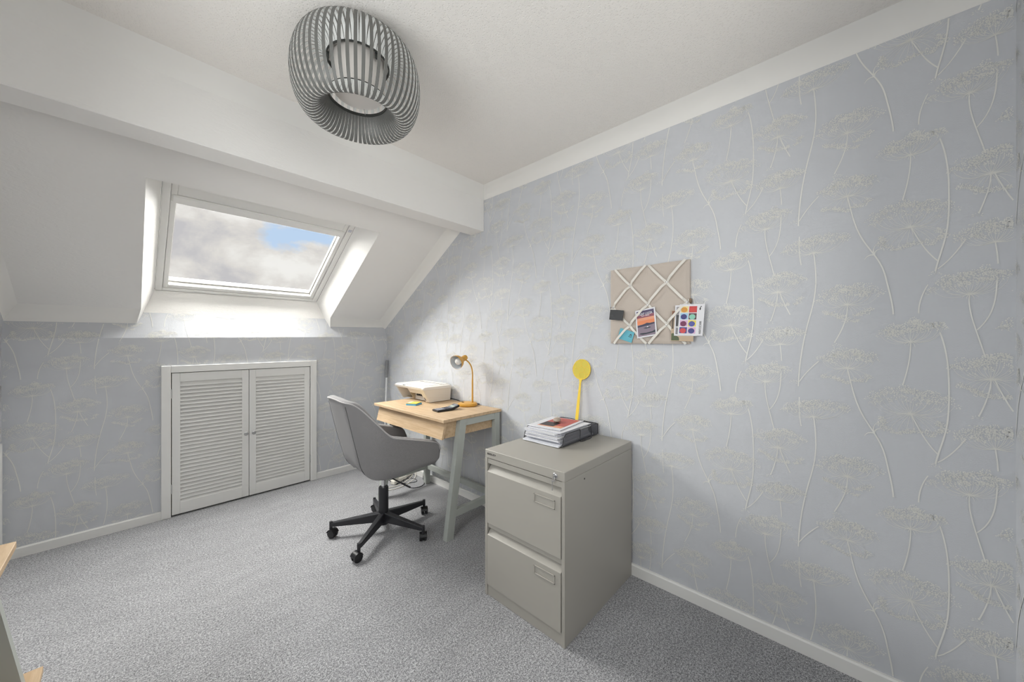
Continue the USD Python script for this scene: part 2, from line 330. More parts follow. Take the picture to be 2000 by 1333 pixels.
# ------------------------------------------------------------------ cow parsley print on the wallpaper
rng = random.Random(7)
class Flat:
    def __init__(s): s.v, s.f = [], []
    def poly(s, pts):
        k = len(s.v); s.n = (getattr(s, 'n', 0) + 1) % 40; s.v += [(p[0], p[1], s.n * 3e-5) for p in pts]; s.f += [(k, k + i, k + i + 1) for i in range(1, len(pts) - 1)]
    def line(s, pts, w0, w1):
        pts = np.asarray(pts, float); t = np.gradient(pts, axis=0); t /= np.linalg.norm(t, axis=1, keepdims=True) + 1e-9
        n = np.c_[-t[:, 1], t[:, 0]]; w = np.linspace(w0, w1, len(pts))[:, None] / 2; L, R = pts + n * w, pts - n * w
        for i in range(len(pts) - 1): s.poly([L[i], R[i], R[i + 1], L[i + 1]])
F_ = Flat()
stems = [[(.187, .822), (.179, .753), (.166, .714), (.151, .679)], [(.346, .683), (.342, .615), (.335, .57), (.327, .532)], [(.346, .435), (.368, .378), (.389, .335), (.407, .308)],
    [(.411, .714), (.422, .659), (.429, .581), (.43, .492), (.426, .411), (.416, .35), (.407, .308), (.401, .275)], [(.406, .282), (.434, .315), (.454, .349), (.465, .371)], [(.522, .349), (.525, .318), (.527, .282)],
    [(.472, .192), (.473, .143), (.485, .075), (.498, .014), (.503, -.01)], [(.485, .075), (.511, .123), (.522, .176), (.525, .229)], [(.514, .566), (.509, .52), (.5, .48), (.49, .446)], [(.521, .564), (.536, .518), (.555, .471)],
    [(.187, .584), (.198, .524), (.213, .457), (.233, .403), (.258, .353), (.28, .298), (.291, .242), (.301, .18), (.305, .136)], [(.091, .388), (.096, .331), (.097, .256), (.088, .181), (.074, .114), (.059, .03), (.047, -.078), (.044, -.14)],
    [(.047, .523), (.071, .563), (.106, .607)], [(.047, .461), (.047, .4), (.053, .345)], [(.385, .232), (.37, .188), (.364, .136)]]
for st in stems:
    w = .0042 if len(st) > 5 else .0034
    F_.line(spline(st, 4 * len(st)), w * .85, w)
for lf in ([(.258, .353), (.265, .369), (.28, .372)], [(.258, .353), (.243, .352), (.233, .339)], [(.258, .353), (.256, .371), (.263, .391)]): F_.line(spline(lf, 8), .0045, .001)
def umbellet(x, y, a, r):
    n = 8
    for k in range(n):
        b = a + (k / (n - 1) - .5) * rng.uniform(3.2, 4.6) + rng.uniform(-.15, .15); q = r * rng.uniform(.65, 1.15)
        ex, ey = x + q * math.cos(b), y + q * .72 * math.sin(b)
        F_.poly([(x - .0003, y), (x + .0003, y), (ex, ey)])
        c, d = rng.uniform(.0021, .0031), rng.uniform(.0011, .0017); g = b + rng.uniform(-.5, .5)
        ux, uy = math.cos(g), math.sin(g)
        F_.poly([(ex - ux * c, ey - uy * c), (ex + uy * d, ey - ux * d), (ex + ux * c, ey + uy * c), (ex - uy * d, ey + ux * d)])
def umbel(x, y, hw, hh, tilt=0, low=0, sepals=False, lift=.35):
    """domed head: rays from the joint at (x, y) to a crown hw wide each way, hh high"""
    n = 19
    for k in range(n):
        t = -1 + 2 * k / (n - 1) + rng.uniform(-.04, .04); q = rng.uniform(.72, 1.0); dome = lift + (1 - lift) * math.sqrt(max(0, 1 - min(1, abs(t) * .92) ** 2))
        ex = x + hw * t * rng.uniform(.86, 1.0); ey = y + hh * dome * q + tilt * t
        mid = ((x * .42 + ex * .58) + .12 * (ex - x), y * .62 + ey * .38 - abs(t) * hh * .16)
        F_.line(spline([(x, y), mid, (ex, ey)], 6), .0012, .0006)
        umbellet(ex, ey, PI / 2 + rng.uniform(-.5, .5) - t * .5, rng.uniform(.010, .0135))
        for _ in range(2):
            u = rng.uniform(.5, 1.0); umbellet(x + (ex - x) * u + rng.uniform(-.012, .012), y + (y * 0 + hh * dome) * rng.uniform(.45, 1.12) * (.55 + .45 * u) + tilt * t, PI / 2 + rng.uniform(-.6, .6), rng.uniform(.008, .0115))
    for k in range(low):
        t = (k + .5) / low; a = PI + .25 + t * (PI - .5); q = rng.uniform(.6, .95)
        ex, ey = x + hw * .95 * q * math.cos(a), y + hh * .75 * q * math.sin(a) - .01
        F_.line(spline([(x, y), ((x + ex) / 2, (y + ey) / 2 + .008), (ex, ey)], 5), .0012, .0007)
        for _ in range(3): umbellet(ex + rng.uniform(-.010, .010), ey + rng.uniform(-.006, .006), a, .009)
    if sepals:
        for dx, dy in ((-.016, -.012), (.018, -.010), (.010, -.018), (-.020, -.002), (-.006, -.015)): F_.line(spline([(x, y), (x + dx * .6, y + dy * .3), (x + dx, y + dy)], 5), .0022, .0006)
umbel(.187, .822, .084, .072, .01, 9, lift=.25)
umbel(.346, .683, .082, .07, .012, 0, True)
umbel(.346, .435, .108, .085, 0, 12, lift=.3)
umbel(.522, .349, .08, .072, .008, 0)
umbel(.472, .192, .08, .075, .012, 0, True)
umbel(.514, .566, .085, .075, .006, 9, lift=.25)
umbel(.187, .584, .08, .068, .004, 7, lift=.25)
umbel(.091, .388, .105, .062, .012, 0, True)
for x, y in ((.03, .52), (.11, .62), (.16, .668), (.4, .265), (.425, .25), (.465, .375), (.487, .44), (.527, .235), (.33, .525)): umbellet(x, y, PI / 2, .012)
TV, TF = A(F_.v), A(F_.f)
def print_on(region, s0, z0, to3d, parent):
    """repeat the drawing over the region (a shapely polygon in wall coordinates: s to the right, z up)"""
    from shapely import contains_xy
    vs, fs, n = [], [], 0; x0, y0, x1, y1 = region.bounds
    cen = TV[TF].mean(1)[:, :2]
    for i in range(int((x0 - s0) // .537) - 2, int((x1 - s0) // .537) + 3):
        for j in range(int((y0 - z0) // .644) - 3, int((y1 - z0) // .644) + 3):
            d = A([s0 + i * .537, z0 + j * .644 + (i % 2) * .322])
            ok = contains_xy(region, cen[:, 0] + d[0], cen[:, 1] + d[1])
            if not ok.any(): continue
            f = TF[ok]; u, inv = np.unique(f, return_inverse=True)
            vs.append(TV[u] + [d[0], d[1], 0]); fs.append(inv.reshape(-1, 3) + n); n += len(u)
    v = np.vstack(vs); p3 = to3d(v[:, 0], v[:, 1], e + v[:, 2])
    obj('flower_print', T(p3, np.vstack(fs)), 'print', parent, smooth=False, kind='stuff', label='off-white cow parsley print on the wallpaper')
e = .0006
reg_r = Polygon([(.0, BH + .004), (3.855, BH + .004), (3.855, zc), (-YB, zc), (-YB, ZB), (1.34, ZB), (1.1, foot(-1.1) - .01), (0, foot(0) - .01)])
print_on(reg_r, 3.3 - .537 * 6, 1.2 - .644 * 2, lambda s, z, e: np.c_[-e, -s, z], w_right)
reg_f = Polygon([(XL + .005, BH + .004), (CX0 - .004, BH + .004), (CX0 - .004, CH + .004), (CX1 + .004, CH + .004), (CX1 + .004, BH + .004), (-.003, BH + .004), (-.003, 1.28), (-.52, 1.375), (-.545, 1.45), (-1.755, 1.44), (-1.795, 1.36), (XL + .005, 1.35)])
def far3(s, z, e):
    k = 1.257 + (s + 2.315) * .012; up = z > k
    return np.c_[s, np.where(up, (z - k) * .5, 0) - e, z + np.where(up, e * .5, 0)]
print_on(reg_f, -1.832 - .187 - .537, .738 - .822 - .322 + .644, far3, w_far)
reg_l = Polygon([(YN + .003, BH + .004), (-.003, BH + .004), (-.003, foot(0) - .02), (-1.1, foot(-1.1) - .02), (-1.34, ZB), (YB, ZB), (YB, zc), (YN + .003, zc)]).difference(sbox(SW[0] - .03, SW[2] - .03, SW[1] + .03, SW[3])).difference(sbox(-.1, 0, 0, .68))
print_on(reg_l, -.2, .1, lambda s, z, e: np.c_[XL + e, s, z], w_left)
print_on(sbox(XL + .003, .06, -.003, zc).difference(sbox(RW[0] - .03, RW[2] - .03, RW[1] + .03, RW[3])), -.3, .1, lambda s, z, e: np.c_[s, YN + e, z], w_near)

# ------------------------------------------------------------------ roof window
win = thing('window_1', None, None, kind='structure')
FX0, FX1 = -1.700, -.634
def sbx(x0, x1, w0, w1, n0, n1, c=.003):
    m = box((x0, w0, n0), (x1, w1, n1), c)
    m.vertices = A([slope(*q) for q in m.vertices]); return m
# reveal boards running from the room's slope to the frame
def quad_board(a, b, c, d, t):
    a, b, c, d, t = map(A, (a, b, c, d, t)); return hull([a, b, c, d, a + t, b + t, c + t, d + t])
def op(x, y, t=0): return A([x, y + t * ST, off0(y) + t * CT])
def side_board(xa, xb, sg):
    """reveal side: lies in one splayed plane from the slope (n = 0) to the frame (n = .2)"""
    f3 = lambda y, z: xa + (xb - xa) * (z - off0(y)) * CT / .2
    pts = [op(0, WYT - .005, .004)[1:], slope(0, 1.06, 0)[1:], slope(0, -.02, 0)[1:], A([.10, 1.452]), A([.092, 1.43]), A([lean(-1.2, 1.362), 1.362]), op(0, -.012, .004)[1:]]
    V = [(f3(y, z), y, z) for y, z in pts] + [(f3(y, z) + sg * .006, y, z) for y, z in pts]; n = len(pts)
    P2 = Polygon(pts); tri = trimesh.creation.triangulate_polygon(P2, engine='earcut'); tv, tf = tri
    k = [int(np.argmin([np.linalg.norm(A(q) - p) for p in pts])) for q in tv]; tf = [[k[i] for i in t] for t in tf]
    F = tf + [[n + i for i in t][::-1] for t in tf] + [[i, (i + 1) % n, n + (i + 1) % n] for i in range(n)] + [[i, n + (i + 1) % n, n + i] for i in range(n)]
    m = T(V, F); m.fix_normals(); return m
obj('reveal', side_board(WX0, FX0 - .002, -1), 'anaglypta', win, smooth=False)
obj('reveal', side_board(WX1, FX1 + .002, 1), 'anaglypta', win, smooth=False)
obj('reveal', quad_board(op(WX0 - .02, WYT), op(WX1 + .02, WYT), slope(FX1 + .02, 1.05, 0), slope(FX0 - .02, 1.05, 0), (0, -.015, .02)), 'anaglypta', win)
b0, b1 = A([-1.80, lean(-1.8, lz(-1.8)) - .001, lz(-1.8) - .002]), A([-.50, lean(-.5, lz(-.5)) - .001, lz(-.5) - .002])
obj('reveal', quad_board(b0, b1, slope(FX1 + .03, -.004, 0), slope(FX0 - .03, -.004, 0), (0, .03, -.01)), 'anaglypta', win)
# plastered returns that hold the frame (close the gap round it)
obj('lining_bead', cat([sbx(FX0 - .03, FX0 - .006, -.03, 1.06, -.006, .012), sbx(FX1 + .006, FX1 + .03, -.03, 1.06, -.006, .012), sbx(FX0 - .03, FX1 + .03, -.034, -.006, -.012, .012)]), 'white_gloss', win)
for a, b in ((FX0 - .006, FX0), (FX1, FX1 + .006)): obj('shadow_gap', sbx(a, b, -.006, 1.05, .02, .03, 0), 'gap', win)
obj('shadow_gap', sbx(FX0, FX1, -.006, 0, .02, .03, 0), 'gap', win)
for x0, x1, w0, w1 in ((FX0, FX0 + .036, 0, 1.05), (FX1 - .036, FX1, 0, 1.05), (FX0 + .036, FX1 - .036, 0, .022), (FX0 + .036, FX1 - .036, .99, 1.05)):
    obj('frame', sbx(x0, x1, w0, w1, 0, .12), 'white_gloss', win)
SX0, SX1 = FX0 + .038, FX1 - .038
sash = obj('sash', cat([sbx(SX0, SX0 + .028, .024, .99, .012, .075), sbx(SX1 - .028, SX1, .024, .99, .012, .075), sbx(SX0 + .028, SX1 - .028, .024, .056, .012, .075), sbx(SX0 + .028, SX1 - .028, .9, .99, .012, .075)]), 'white_gloss', win)
GX0, GX1 = SX0 + .028, SX1 - .028
obj('glazing_seal', cat([sbx(GX0, GX0 + .004, .056, .9, .06, .07, 0), sbx(GX1 - .006, GX1, .056, .9, .045, .07, 0), sbx(GX0, GX1, .056, .064, .045, .07, 0)]), 'rubber', sash)
obj('pane', sbx(GX0, GX1, .056, .9, .066, .070, 0), 'glass', sash, smooth=False)
obj('blind_cassette', cat([sbx(SX0 + .004, SX1 - .004, .845, .90, .0, .04, .008), sbx(SX0 + .01, SX1 - .01, .832, .846, .012, .03, .003)]), 'white_gloss', win)
obj('data_plate', sbx(FX1 - .034, FX1 - .008, .915, .94, -.0015, .0005, 0), 'paper2', win)
# unseen frame added outside, so that no light slips past the window
obj('light_block_frame', cat([sbx(FX0 - .12, FX0, -.12, 1.17, .1, .125, 0), sbx(FX1, FX1 + .12, -.12, 1.17, .1, .125, 0), sbx(FX0 - .12, FX1 + .12, -.12, 0, .1, .125, 0), sbx(FX0 - .12, FX1 + .12, 1.04, 1.17, .1, .125, 0)]), 'gap', win)

w2 = cd(UsdGeom.Xform.Define(stage, '/World/unseen_window_2').GetPrim(), kind='structure')  # window out of view, placed to go with the side light
y0, y1, z0, z1 = SW
for lo, hi in (((y0, z0), (y1, z0 + .05)), ((y0, z1 - .05), (y1, z1)), ((y0, z0 + .05), (y0 + .05, z1 - .05)), ((y1 - .05, z0 + .05), (y1, z1 - .05))):
    obj('frame', box((XL - .09, *lo), (XL - .03, *hi), .002), 'white_gloss', w2)
obj('mullion', box((XL - .085, (y0 + y1) / 2 - .02, z0 + .05), (XL - .035, (y0 + y1) / 2 + .02, z1 - .05), .002), 'white_gloss', w2)
obj('pane', box((XL - .064, y0 + .05, z0 + .05), (XL - .060, y1 - .05, z1 - .05)), 'glass', w2, smooth=False)
obj('sill', box((XL - .1, y0 - .03, z0 - .025), (XL + .05, y1 + .03, z0), .004), 'white_gloss', w2)

w3 = cd(UsdGeom.Xform.Define(stage, '/World/unseen_window_3').GetPrim(), kind='structure')  # unseen window behind the camera, placed for the light on the far wall
y0, y1, z0, z1 = RW
for lo, hi in (((y0, z0), (y1, z0 + .05)), ((y0, z1 - .05), (y1, z1)), ((y0, z0 + .05), (y0 + .05, z1 - .05)), ((y1 - .05, z0 + .05), (y1, z1 - .05))):
    obj('frame', box((lo[0], YN - .09, lo[1]), (hi[0], YN - .03, hi[1]), .002), 'white_gloss', w3)
obj('pane', box((y0 + .05, YN - .064, z0 + .05), (y1 - .05, YN - .060, z1 - .05)), 'glass', w3, smooth=False)
obj('sill', box((y0 - .03, YN - .1, z0 - .025), (y1 + .03, YN + .05, z0), .004), 'white_gloss', w3)

# ------------------------------------------------------------------ eaves cupboard with louvred doors
cup = thing('louvred_cupboard', 'white louvred double-door eaves cupboard set in the wall below the roof window', 'cupboard', (CX0, 0, 0))
W = CX1 - CX0
FW = .05
for lo, hi in (((0, -.022, 0), (FW, .05, CH)), ((W - FW, -.022, 0), (W, .05, CH)), ((FW, -.022, CH - FW), (W - FW, .05, CH))):
    obj('frame', box(lo, hi, .003), 'white_gloss', cup)
obj('cavity_shade_panel', box((FW, .04, 0), (W - FW, .05, CH - FW)), 'gap', cup)  # dark board, coloured for the shade inside the cupboard
D0, D1, DZ0, DZ1 = FW + .004, W - FW - .004, .012, CH - FW - .004
mid = -1.176 - CX0
for side, (x0, x1) in enumerate(((D0, mid - .0015), (mid + .0015, D1))):
    st, tr, br = .044, .062, .082
    yf, yb = -.014, .012
    d = obj('door', cat([box((x0, yf, DZ0), (x0 + st, yb, DZ1), .002), box((x1 - st, yf, DZ0), (x1, yb, DZ1), .002), box((x0 + st, yf, DZ1 - tr), (x1 - st, yb, DZ1), .001), box((x0 + st, yf, DZ0), (x1 - st, yb, DZ0 + br), .001)]), 'white_gloss', cup)
    n = 32; z0, z1 = DZ0 + br, DZ1 - tr; dz = (z1 - z0) / n
    for k in range(n):
        zz = z0 + (k + .5) * dz
        sec = [(-.0125, zz - dz * .50), (-.0125, zz - dz * .72), (-.0095, zz - dz * .76), (.012, zz + dz * .62), (.012, zz + dz * .80)]
        obj('slat', sweep([[(xx, y, z) for y, z in sec] for xx in (x0 + st - .004, x1 - st + .004)]), 'white_gloss', d, smooth=False)
    kx = (x1 - .021) if side == 0 else (x0 + .027)
    kn = lathe([(0, .030), (.012, .029), (.0145, .025), (.0135, .02), (.007, .014), (.006, 0), (0, 0)], 20)
    obj('knob', mv(rotm(kn, PI / 2, (1, 0, 0)), (kx, yf + .001, .511)), 'steel', d, label='small silver knob')
    for hz in (.20, .87):
        hx = x0 - .003 if side == 0 else x1 + .003
        obj('hinge', cat([cyl((hx, -.017, hz - .032), (hx, -.017, hz + .032), .004, 10)] + [box((hx - .005, -.016, hz - .03), (hx + .005, -.0135, hz + .03))]), 'steel', d, label='steel butt hinge')

# ------------------------------------------------------------------ ceiling lamp
LX, LY = -1.231, -2.114
lamp = thing('ceiling_lamp', 'round ribbed grey pendant shade with a white drum inside, close under the ceiling', 'ceiling lamp', (LX, LY, 0))
prof = []
for ph in np.linspace(-PI / 2 - 1.17, PI / 2 + .93, 36): prof.append((.163 + .065 * math.cos(ph), 2.224 + .136 * math.sin(ph)))
prof = A(prof); tn = np.gradient(prof, axis=0); tn /= np.linalg.norm(tn, axis=1, keepdims=True); nm = np.c_[tn[:, 1], -tn[:, 0]]
NR = 58
for k in range(NR):
    a = 2 * PI * k / NR + .03; er, et = A([math.cos(a), math.sin(a), 0]), A([-math.sin(a), math.cos(a), 0])
    secs, sec2 = [], []
    for (r, z), (nr, nz) in zip(prof, nm):
        c = er * r + A([0, 0, z]); n3 = er * nr + A([0, 0, nz]); h = et * .0055
        secs.append([c - h, c + h, c + h - n3 * .0008, c - h - n3 * .0008]); sec2.append([c - h * .97 - n3 * .0009, c + h * .97 - n3 * .0009, c + h * .97 - n3 * .0016, c - h * .97 - n3 * .0016])
    rb = obj('rib', sweep(secs), 'rib_out', lamp)
    obj('rib_lining', sweep(sec2), 'rib_in', rb)
r0, z0 = prof[0]; r1, z1 = prof[-1]
ringp = lambda r, z, h, t: lathe([(r - t, z - h), (r, z - h), (r, z + h), (r - t, z + h)], 64, closed=True)
obj('bottom_ring', ringp(r0 + .0005, z0, .005, .003), 'dark_ring', lamp, label='thin dark lower ring')
obj('top_ring', ringp(r1 + .001, z1, .006, .004), 'dark_ring', lamp, label='thin dark upper ring')
obj('diffuser', lathe([(0, 2.182), (.084, 2.182), (.088, 2.186), (.088, 2.315), (.082, 2.322), (0, 2.322)], 64), 'opal', lamp, label='white drum diffuser')
for a in (.75, 2.85, 4.95): obj('clip', mv(rotm(box((r1 - .010, -.010, -.026), (r1 - .004, .010, 0), .002), a, (0, 0, 1)), (0, 0, z1)), 'dark_ring', lamp)
for a in (.9, 2.99, 5.09): obj('spoke', cyl(A([math.cos(a), math.sin(a), 0]) * .08 + [0, 0, z0 + .01], A([math.cos(a), math.sin(a), 0]) * (r0 - .001) + [0, 0, z0], .0012, 6), 'steel', lamp)
obj('ceiling_plate', lathe([(0, ZC), (.07, ZC), (.07, ZC - .02), (.062, 2.322), (0, 2.322)], 40), 'white_gloss', lamp)

# ------------------------------------------------------------------ filing cabinet
FXf, FXb, FY0, FY1, FH = -.637, -.0165, -2.654, -2.184, .711
fc = thing('filing_cabinet', 'grey steel two-drawer filing cabinet with a key in its lock, against the papered wall', 'filing cabinet', (FXf, FY0, 0))
fw, fd = FY1 - FY0, FXb - FXf       # local: x into the room depth (0 = front), y across
FS = .016
carc = cat([box((0, 0, 0), (fd, FS, FH - .04), .0008), box((0, fw - FS, 0), (fd, fw, FH - .04), .0008), box((fd - .004, FS, 0), (fd, fw - FS, FH - .04)),
    box((0, 0, FH - .04), (fd, fw, FH), .002), box((.003, FS, FH - .067), (.02, fw - FS, FH - .043), .0015), box((.006, FS, .331), (.03, fw - FS, .350), .001), box((.004, FS, 0), (.02, fw - FS, .052), .001)])
obj('body', carc, 'cab', fc)
obj('interior_shade', box((.03, FS, .04), (.045, fw - FS, FH - .045)), 'cab_shade', fc)  # dark sheet, its colour standing in for shade behind the drawers
for z0, z1, zt in ((.356, .606, .640), (.056, .298, .330)):
    y0, y1 = FS + .002, fw - FS - .004
    sec = [(-.003, z0), (-.003, z1), (.003, z1 + .004), (.028, zt), (.03, zt), (.03, z0)]
    dr = obj('drawer', cat([sweep([[(x, y, z) for x, z in sec] for y in (y0, y1)])]), 'cab', fc, smooth=20)
    # near end carries the label holder
    ya, yb, za, zb_ = .044, .158, z1 - .057, z1 - .019
    ya, yb = FY0 * 0 + .0455, .156
    fr = [box((-.0065, ya, za), (-.003, yb, za + .005), .001), box((-.0065, ya, zb_ - .005), (-.003, yb, zb_), .001), box((-.0065, ya, za), (-.003, ya + .005, zb_), .001), box((-.0065, yb - .005, za), (-.003, yb, zb_), .001)]
    obj('label_holder', cat(fr), 'cab', dr)
lk = lathe([(0, .006), (.007, .006), (.0075, .003), (.010, .004), (.012, .002), (.012, 0), (0, 0)], 24)
lock = obj('lock', mv(rotm(lk, -PI / 2, (0, 1, 0)), (0, .046, .688)), 'chrome', fc, label='round chrome lock')
obj('key', cat([box((-.016, .044, .679), (-.005, .0475, .690)), tube(spline([(-.013, .047 + .006 * math.cos(a), .674 + .008 * math.sin(a)) for a in np.linspace(0, 2 * PI, 9)], 16), .0013, 6), box((-.014, .046, .664), (-.011, .056, .672), .001), box((-.0135, .051, .628), (-.0115, .0545, .666), .0005)]), 'steel', lock, label='steel keys hanging from the lock')
tx = meshkit.text_mesh('BISLEY', .0085, .0008, bold=True)
w_ = tx.bounds[1][0]; tx.vertices[:, 0] *= .060 / w_
obj('badge', place(tx, (0, -1, 0), (0, 0, 1), (-1, 0, 0), (0, fw - .016, .6885)), 'ink', fc, label='small dark lettering')
obj('screw_hole', cyl((.15, -.0008, .645), (.15, .004, .645), .004, 12), 'gap', fc)

# ------------------------------------------------------------------ desk
DXf, DXb, DY0, DY1, DH = -.522, -.018, -1.690, -.786, .757
desk = thing('desk', 'light oak-topped writing desk with sage-grey slanting legs, beside the filing cabinet', 'desk', ((DXf + DXb) / 2, (DY0 + DY1) / 2, 0))
ox, oy = -(DXf + DXb) / 2, -(DY0 + DY1) / 2
def dk(name, mesh, m, **kw): return obj(name, mv(mesh, (ox, oy, 0)), m, desk, **kw)
dk('desktop', box((DXf, DY0, DH - .019), (DXb, DY1, DH), .0015), 'oak')
drw = dk('drawer', sweep([[(-.490, y, DH - .021), (-.473, y, DH - .021), (-.498, y, DH - .128), (-.515, y, DH - .128)] for y in (DY0 + .030, DY1 - .030)]), 'oak', smooth=False)
dk('drawer_box', cat([box((-.480, DY0 + .044, DH - .128), (-.06, DY0 + .058, DH - .021)), box((-.480, DY1 - .058, DH - .128), (-.06, DY1 - .044, DH - .021)), box((-.074, DY0 + .058, DH - .128), (-.06, DY1 - .058, DH - .021)), box((-.480, DY0 + .058, DH - .128), (-.07, DY1 - .058, DH - .118))]), 'oak')
for y0 in (DY0 + .004, DY1 - .042):
    y1 = y0 + .038
    quad = lambda x0, x1, x2, x3, z0, z1: sweep([[(x0, y, z0), (x1, y, z0), (x3, y, z1), (x2, y, z1)] for y in (y0, y1)])
    dk('leg', quad(-.497, -.444, -.388, -.335, 0, DH - .019), 'sage', smooth=False)
    dk('leg', box((-.075, y0, 0), (-.030, y1, DH - .019), .002), 'sage')
    dk('top_rail', box((-.345, y0 + .004, DH - .064), (-.075, y1 - .004, DH - .019), .001), 'sage')
    dk('stretcher', box((-.452, y0 + .004, .128), (-.075, y1 - .004, .172), .001), 'sage')
dk('back_rail', box((-.062, DY0 + .042, .128), (-.040, DY1 - .042, .172), .001), 'sage')

# ------------------------------------------------------------------ office chair
CHX, CHY = -.696, -1.275
ch = thing('office_chair', 'grey fabric tub office chair on a black five-star castor base, drawn up to the desk', 'office chair', (CHX, CHY, 0))
FACE = math.radians(-4)
def U(t, w, b, f, r, n=0):
    """plan of the tub: t from -1 (tip of one arm) over 0 (middle of the back) to 1; b = back, f = front, w = half width, r = corner radius"""
    s = 1 if t >= 0 else -1; a = abs(t)
    L1, L2, L3 = w - r, r * PI / 2, (f - (b + r)); tot = L1 + L2 + L3; d = a * tot
    if d < L1: return b, s * d, -1, 0
    if d < L1 + L2:
        q = (d - L1) / r; return b + r - r * math.cos(q), s * (w - r + r * math.sin(q)), -math.cos(q), s * math.sin(q)
    return b + r + d - L1 - L2, s * w, 0, s
def sstep(x, a, b): x = min(1, max(0, (x - a) / (b - a))); return x * x * (3 - 2 * x)
ts = np.linspace(-1, 1, 97)
def top_h(t):
    a = abs(t)
    h = .893 - .010 * (a / .26) ** 2 if a < .26 else .883
    arm = .69 - .205 * max(0, a - .45)
    h = .883 + (arm - .883) * sstep(a, .25, .56) if a >= .26 else h
    return h - .045 * (1 - math.sqrt(max(0, 1 - (max(0, a - .925) / .075) ** 2)))
def bot_h(t): return .405 + .045 * (1 - sstep(abs(t), .0, .35)) + .035 * (1 - math.sqrt(max(0, 1 - (max(0, abs(t) - .93) / .07) ** 2))) + .022 * sstep(abs(t), .5, .9)
def shell_pt(t, z, inset=0):
    k = (z - .42); w = .232 + .21 * min(k, .26) - .12 * max(0, k - .26); b = -.190 - .20 * k - .07 * k * k; f = .268 + .02 * min(k, .2)
    x, y, nx, ny = U(t, w, b, f, .16); return A([x - nx * inset, y - ny * inset, z])
nz = 14
outer, inner, rim = [], [], []
for t in ts:
    hb, ht = bot_h(t), top_h(t); ro, ri = [], []
    for k in range(nz):
        q = k / (nz - 1); z = hb + (ht - hb) * q
        inn = .035 * (1 - min(1, q * 5)) ** 2
        ro.append(shell_pt(t, z, inn))
    th = .044
    top = shell_pt(t, ht, 0); rr = [shell_pt(t, ht + th * .28 * math.sin(a), th / 2 - th / 2 * math.cos(a)) for a in np.linspace(0.25, PI - .25, 6)]
    zi = np.linspace(ht, .47, 10); ri = [shell_pt(t, z, th) for z in zi]
    outer.append(ro + rr + ri); rim.append(top)
sh = grid(A(outer))
# close the arm tips
for P_, fl in ((A(outer)[0], 0), (A(outer)[-1], 1)):
    c = P_.mean(0); k = len(P_); vv = np.vstack([P_, c]); ff = [[i, i + 1, k] if fl else [i + 1, i, k] for i in range(k - 1)] + ([[k - 1, 0, k]] if fl else [[0, k - 1, k]])
    sh = cat([sh, T(vv, ff)])
sh.merge_vertices(); trimesh.repair.fix_normals(sh)
R_ = lambda m: rotm(m, FACE, (0, 0, 1))
shell = obj('backrest_shell', R_(sh), 'chair', ch, smooth=60)
obj('piping', R_(cat([tube(A([shell_pt(t, top_h(t) + .002, -.001) for t in ts]), .0042, 6)])), 'piping', shell)
for t in (-.215, .215): obj('seam', R_(tube(A([shell_pt(t * (1 - .08 * q), bot_h(t) + (top_h(t) - .02 - bot_h(t)) * q, -.0002 + .035 * (1 - min(1, q * 5)) ** 2) for q in np.linspace(.06, 1, 16)]), .0020, 5)), col('seam_shadow_grey', 92, 90, 92, .9), shell)
# underside pan
pan = [[shell_pt(t, bot_h(t), .034) for t in ts]]
for q, dz in ((.6, -.012), (.25, -.02), (.0, -.022)):
    cen = A([.02, 0, .412]); pan.append([cen + (p - cen) * A([q, q, 0]) + A([0, 0, (p[2] - .412) * q + dz]) for p in pan[0]])
pm = grid(np.swapaxes(A(pan), 0, 1)); trimesh.repair.fix_normals(pm)
obj('seat_pan', R_(pm), 'chair', ch)
cu = [[], []]
n_ = 40
loop = [shell_pt(t, .5, .046)[:2] for t in ts]
loop = A(loop + [A([.285, .17]), A([.30, .08]), A([.302, 0]), A([.30, -.08]), A([.285, -.17])])
cen = loop.mean(0); secs = []
for z, q in ((.425, .90), (.44, .985), (.47, 1), (.505, 1), (.525, .975), (.535, .90), (.54, .6), (.541, .2)):
    secs.append([(*(cen + (p - cen) * q), z) for p in loop])
obj('seat_cushion', R_(sweep(secs)), 'chair', ch, smooth=50)
obj('seat_plate', box((-.09, -.08, .385), (.11, .08, .402), .004), 'black_metal', ch)
obj('gas_lift', cyl((0, 0, .27), (0, 0, .39), .0145, 20), 'chrome', ch, label='chrome gas lift')
obj('column', lathe([(0, .05), (.030, .05), (.031, .06), (.031, .285), (.028, .292), (0, .292)], 28), 'black_metal', ch)
obj('lever', R_(tube(spline([(.0, -.05, .378), (.02, -.15, .366), (.07, -.235, .335)], 12), [.004] * 8 + [.0055] * 4, 8)), 'black_plastic', ch, label='black height lever')
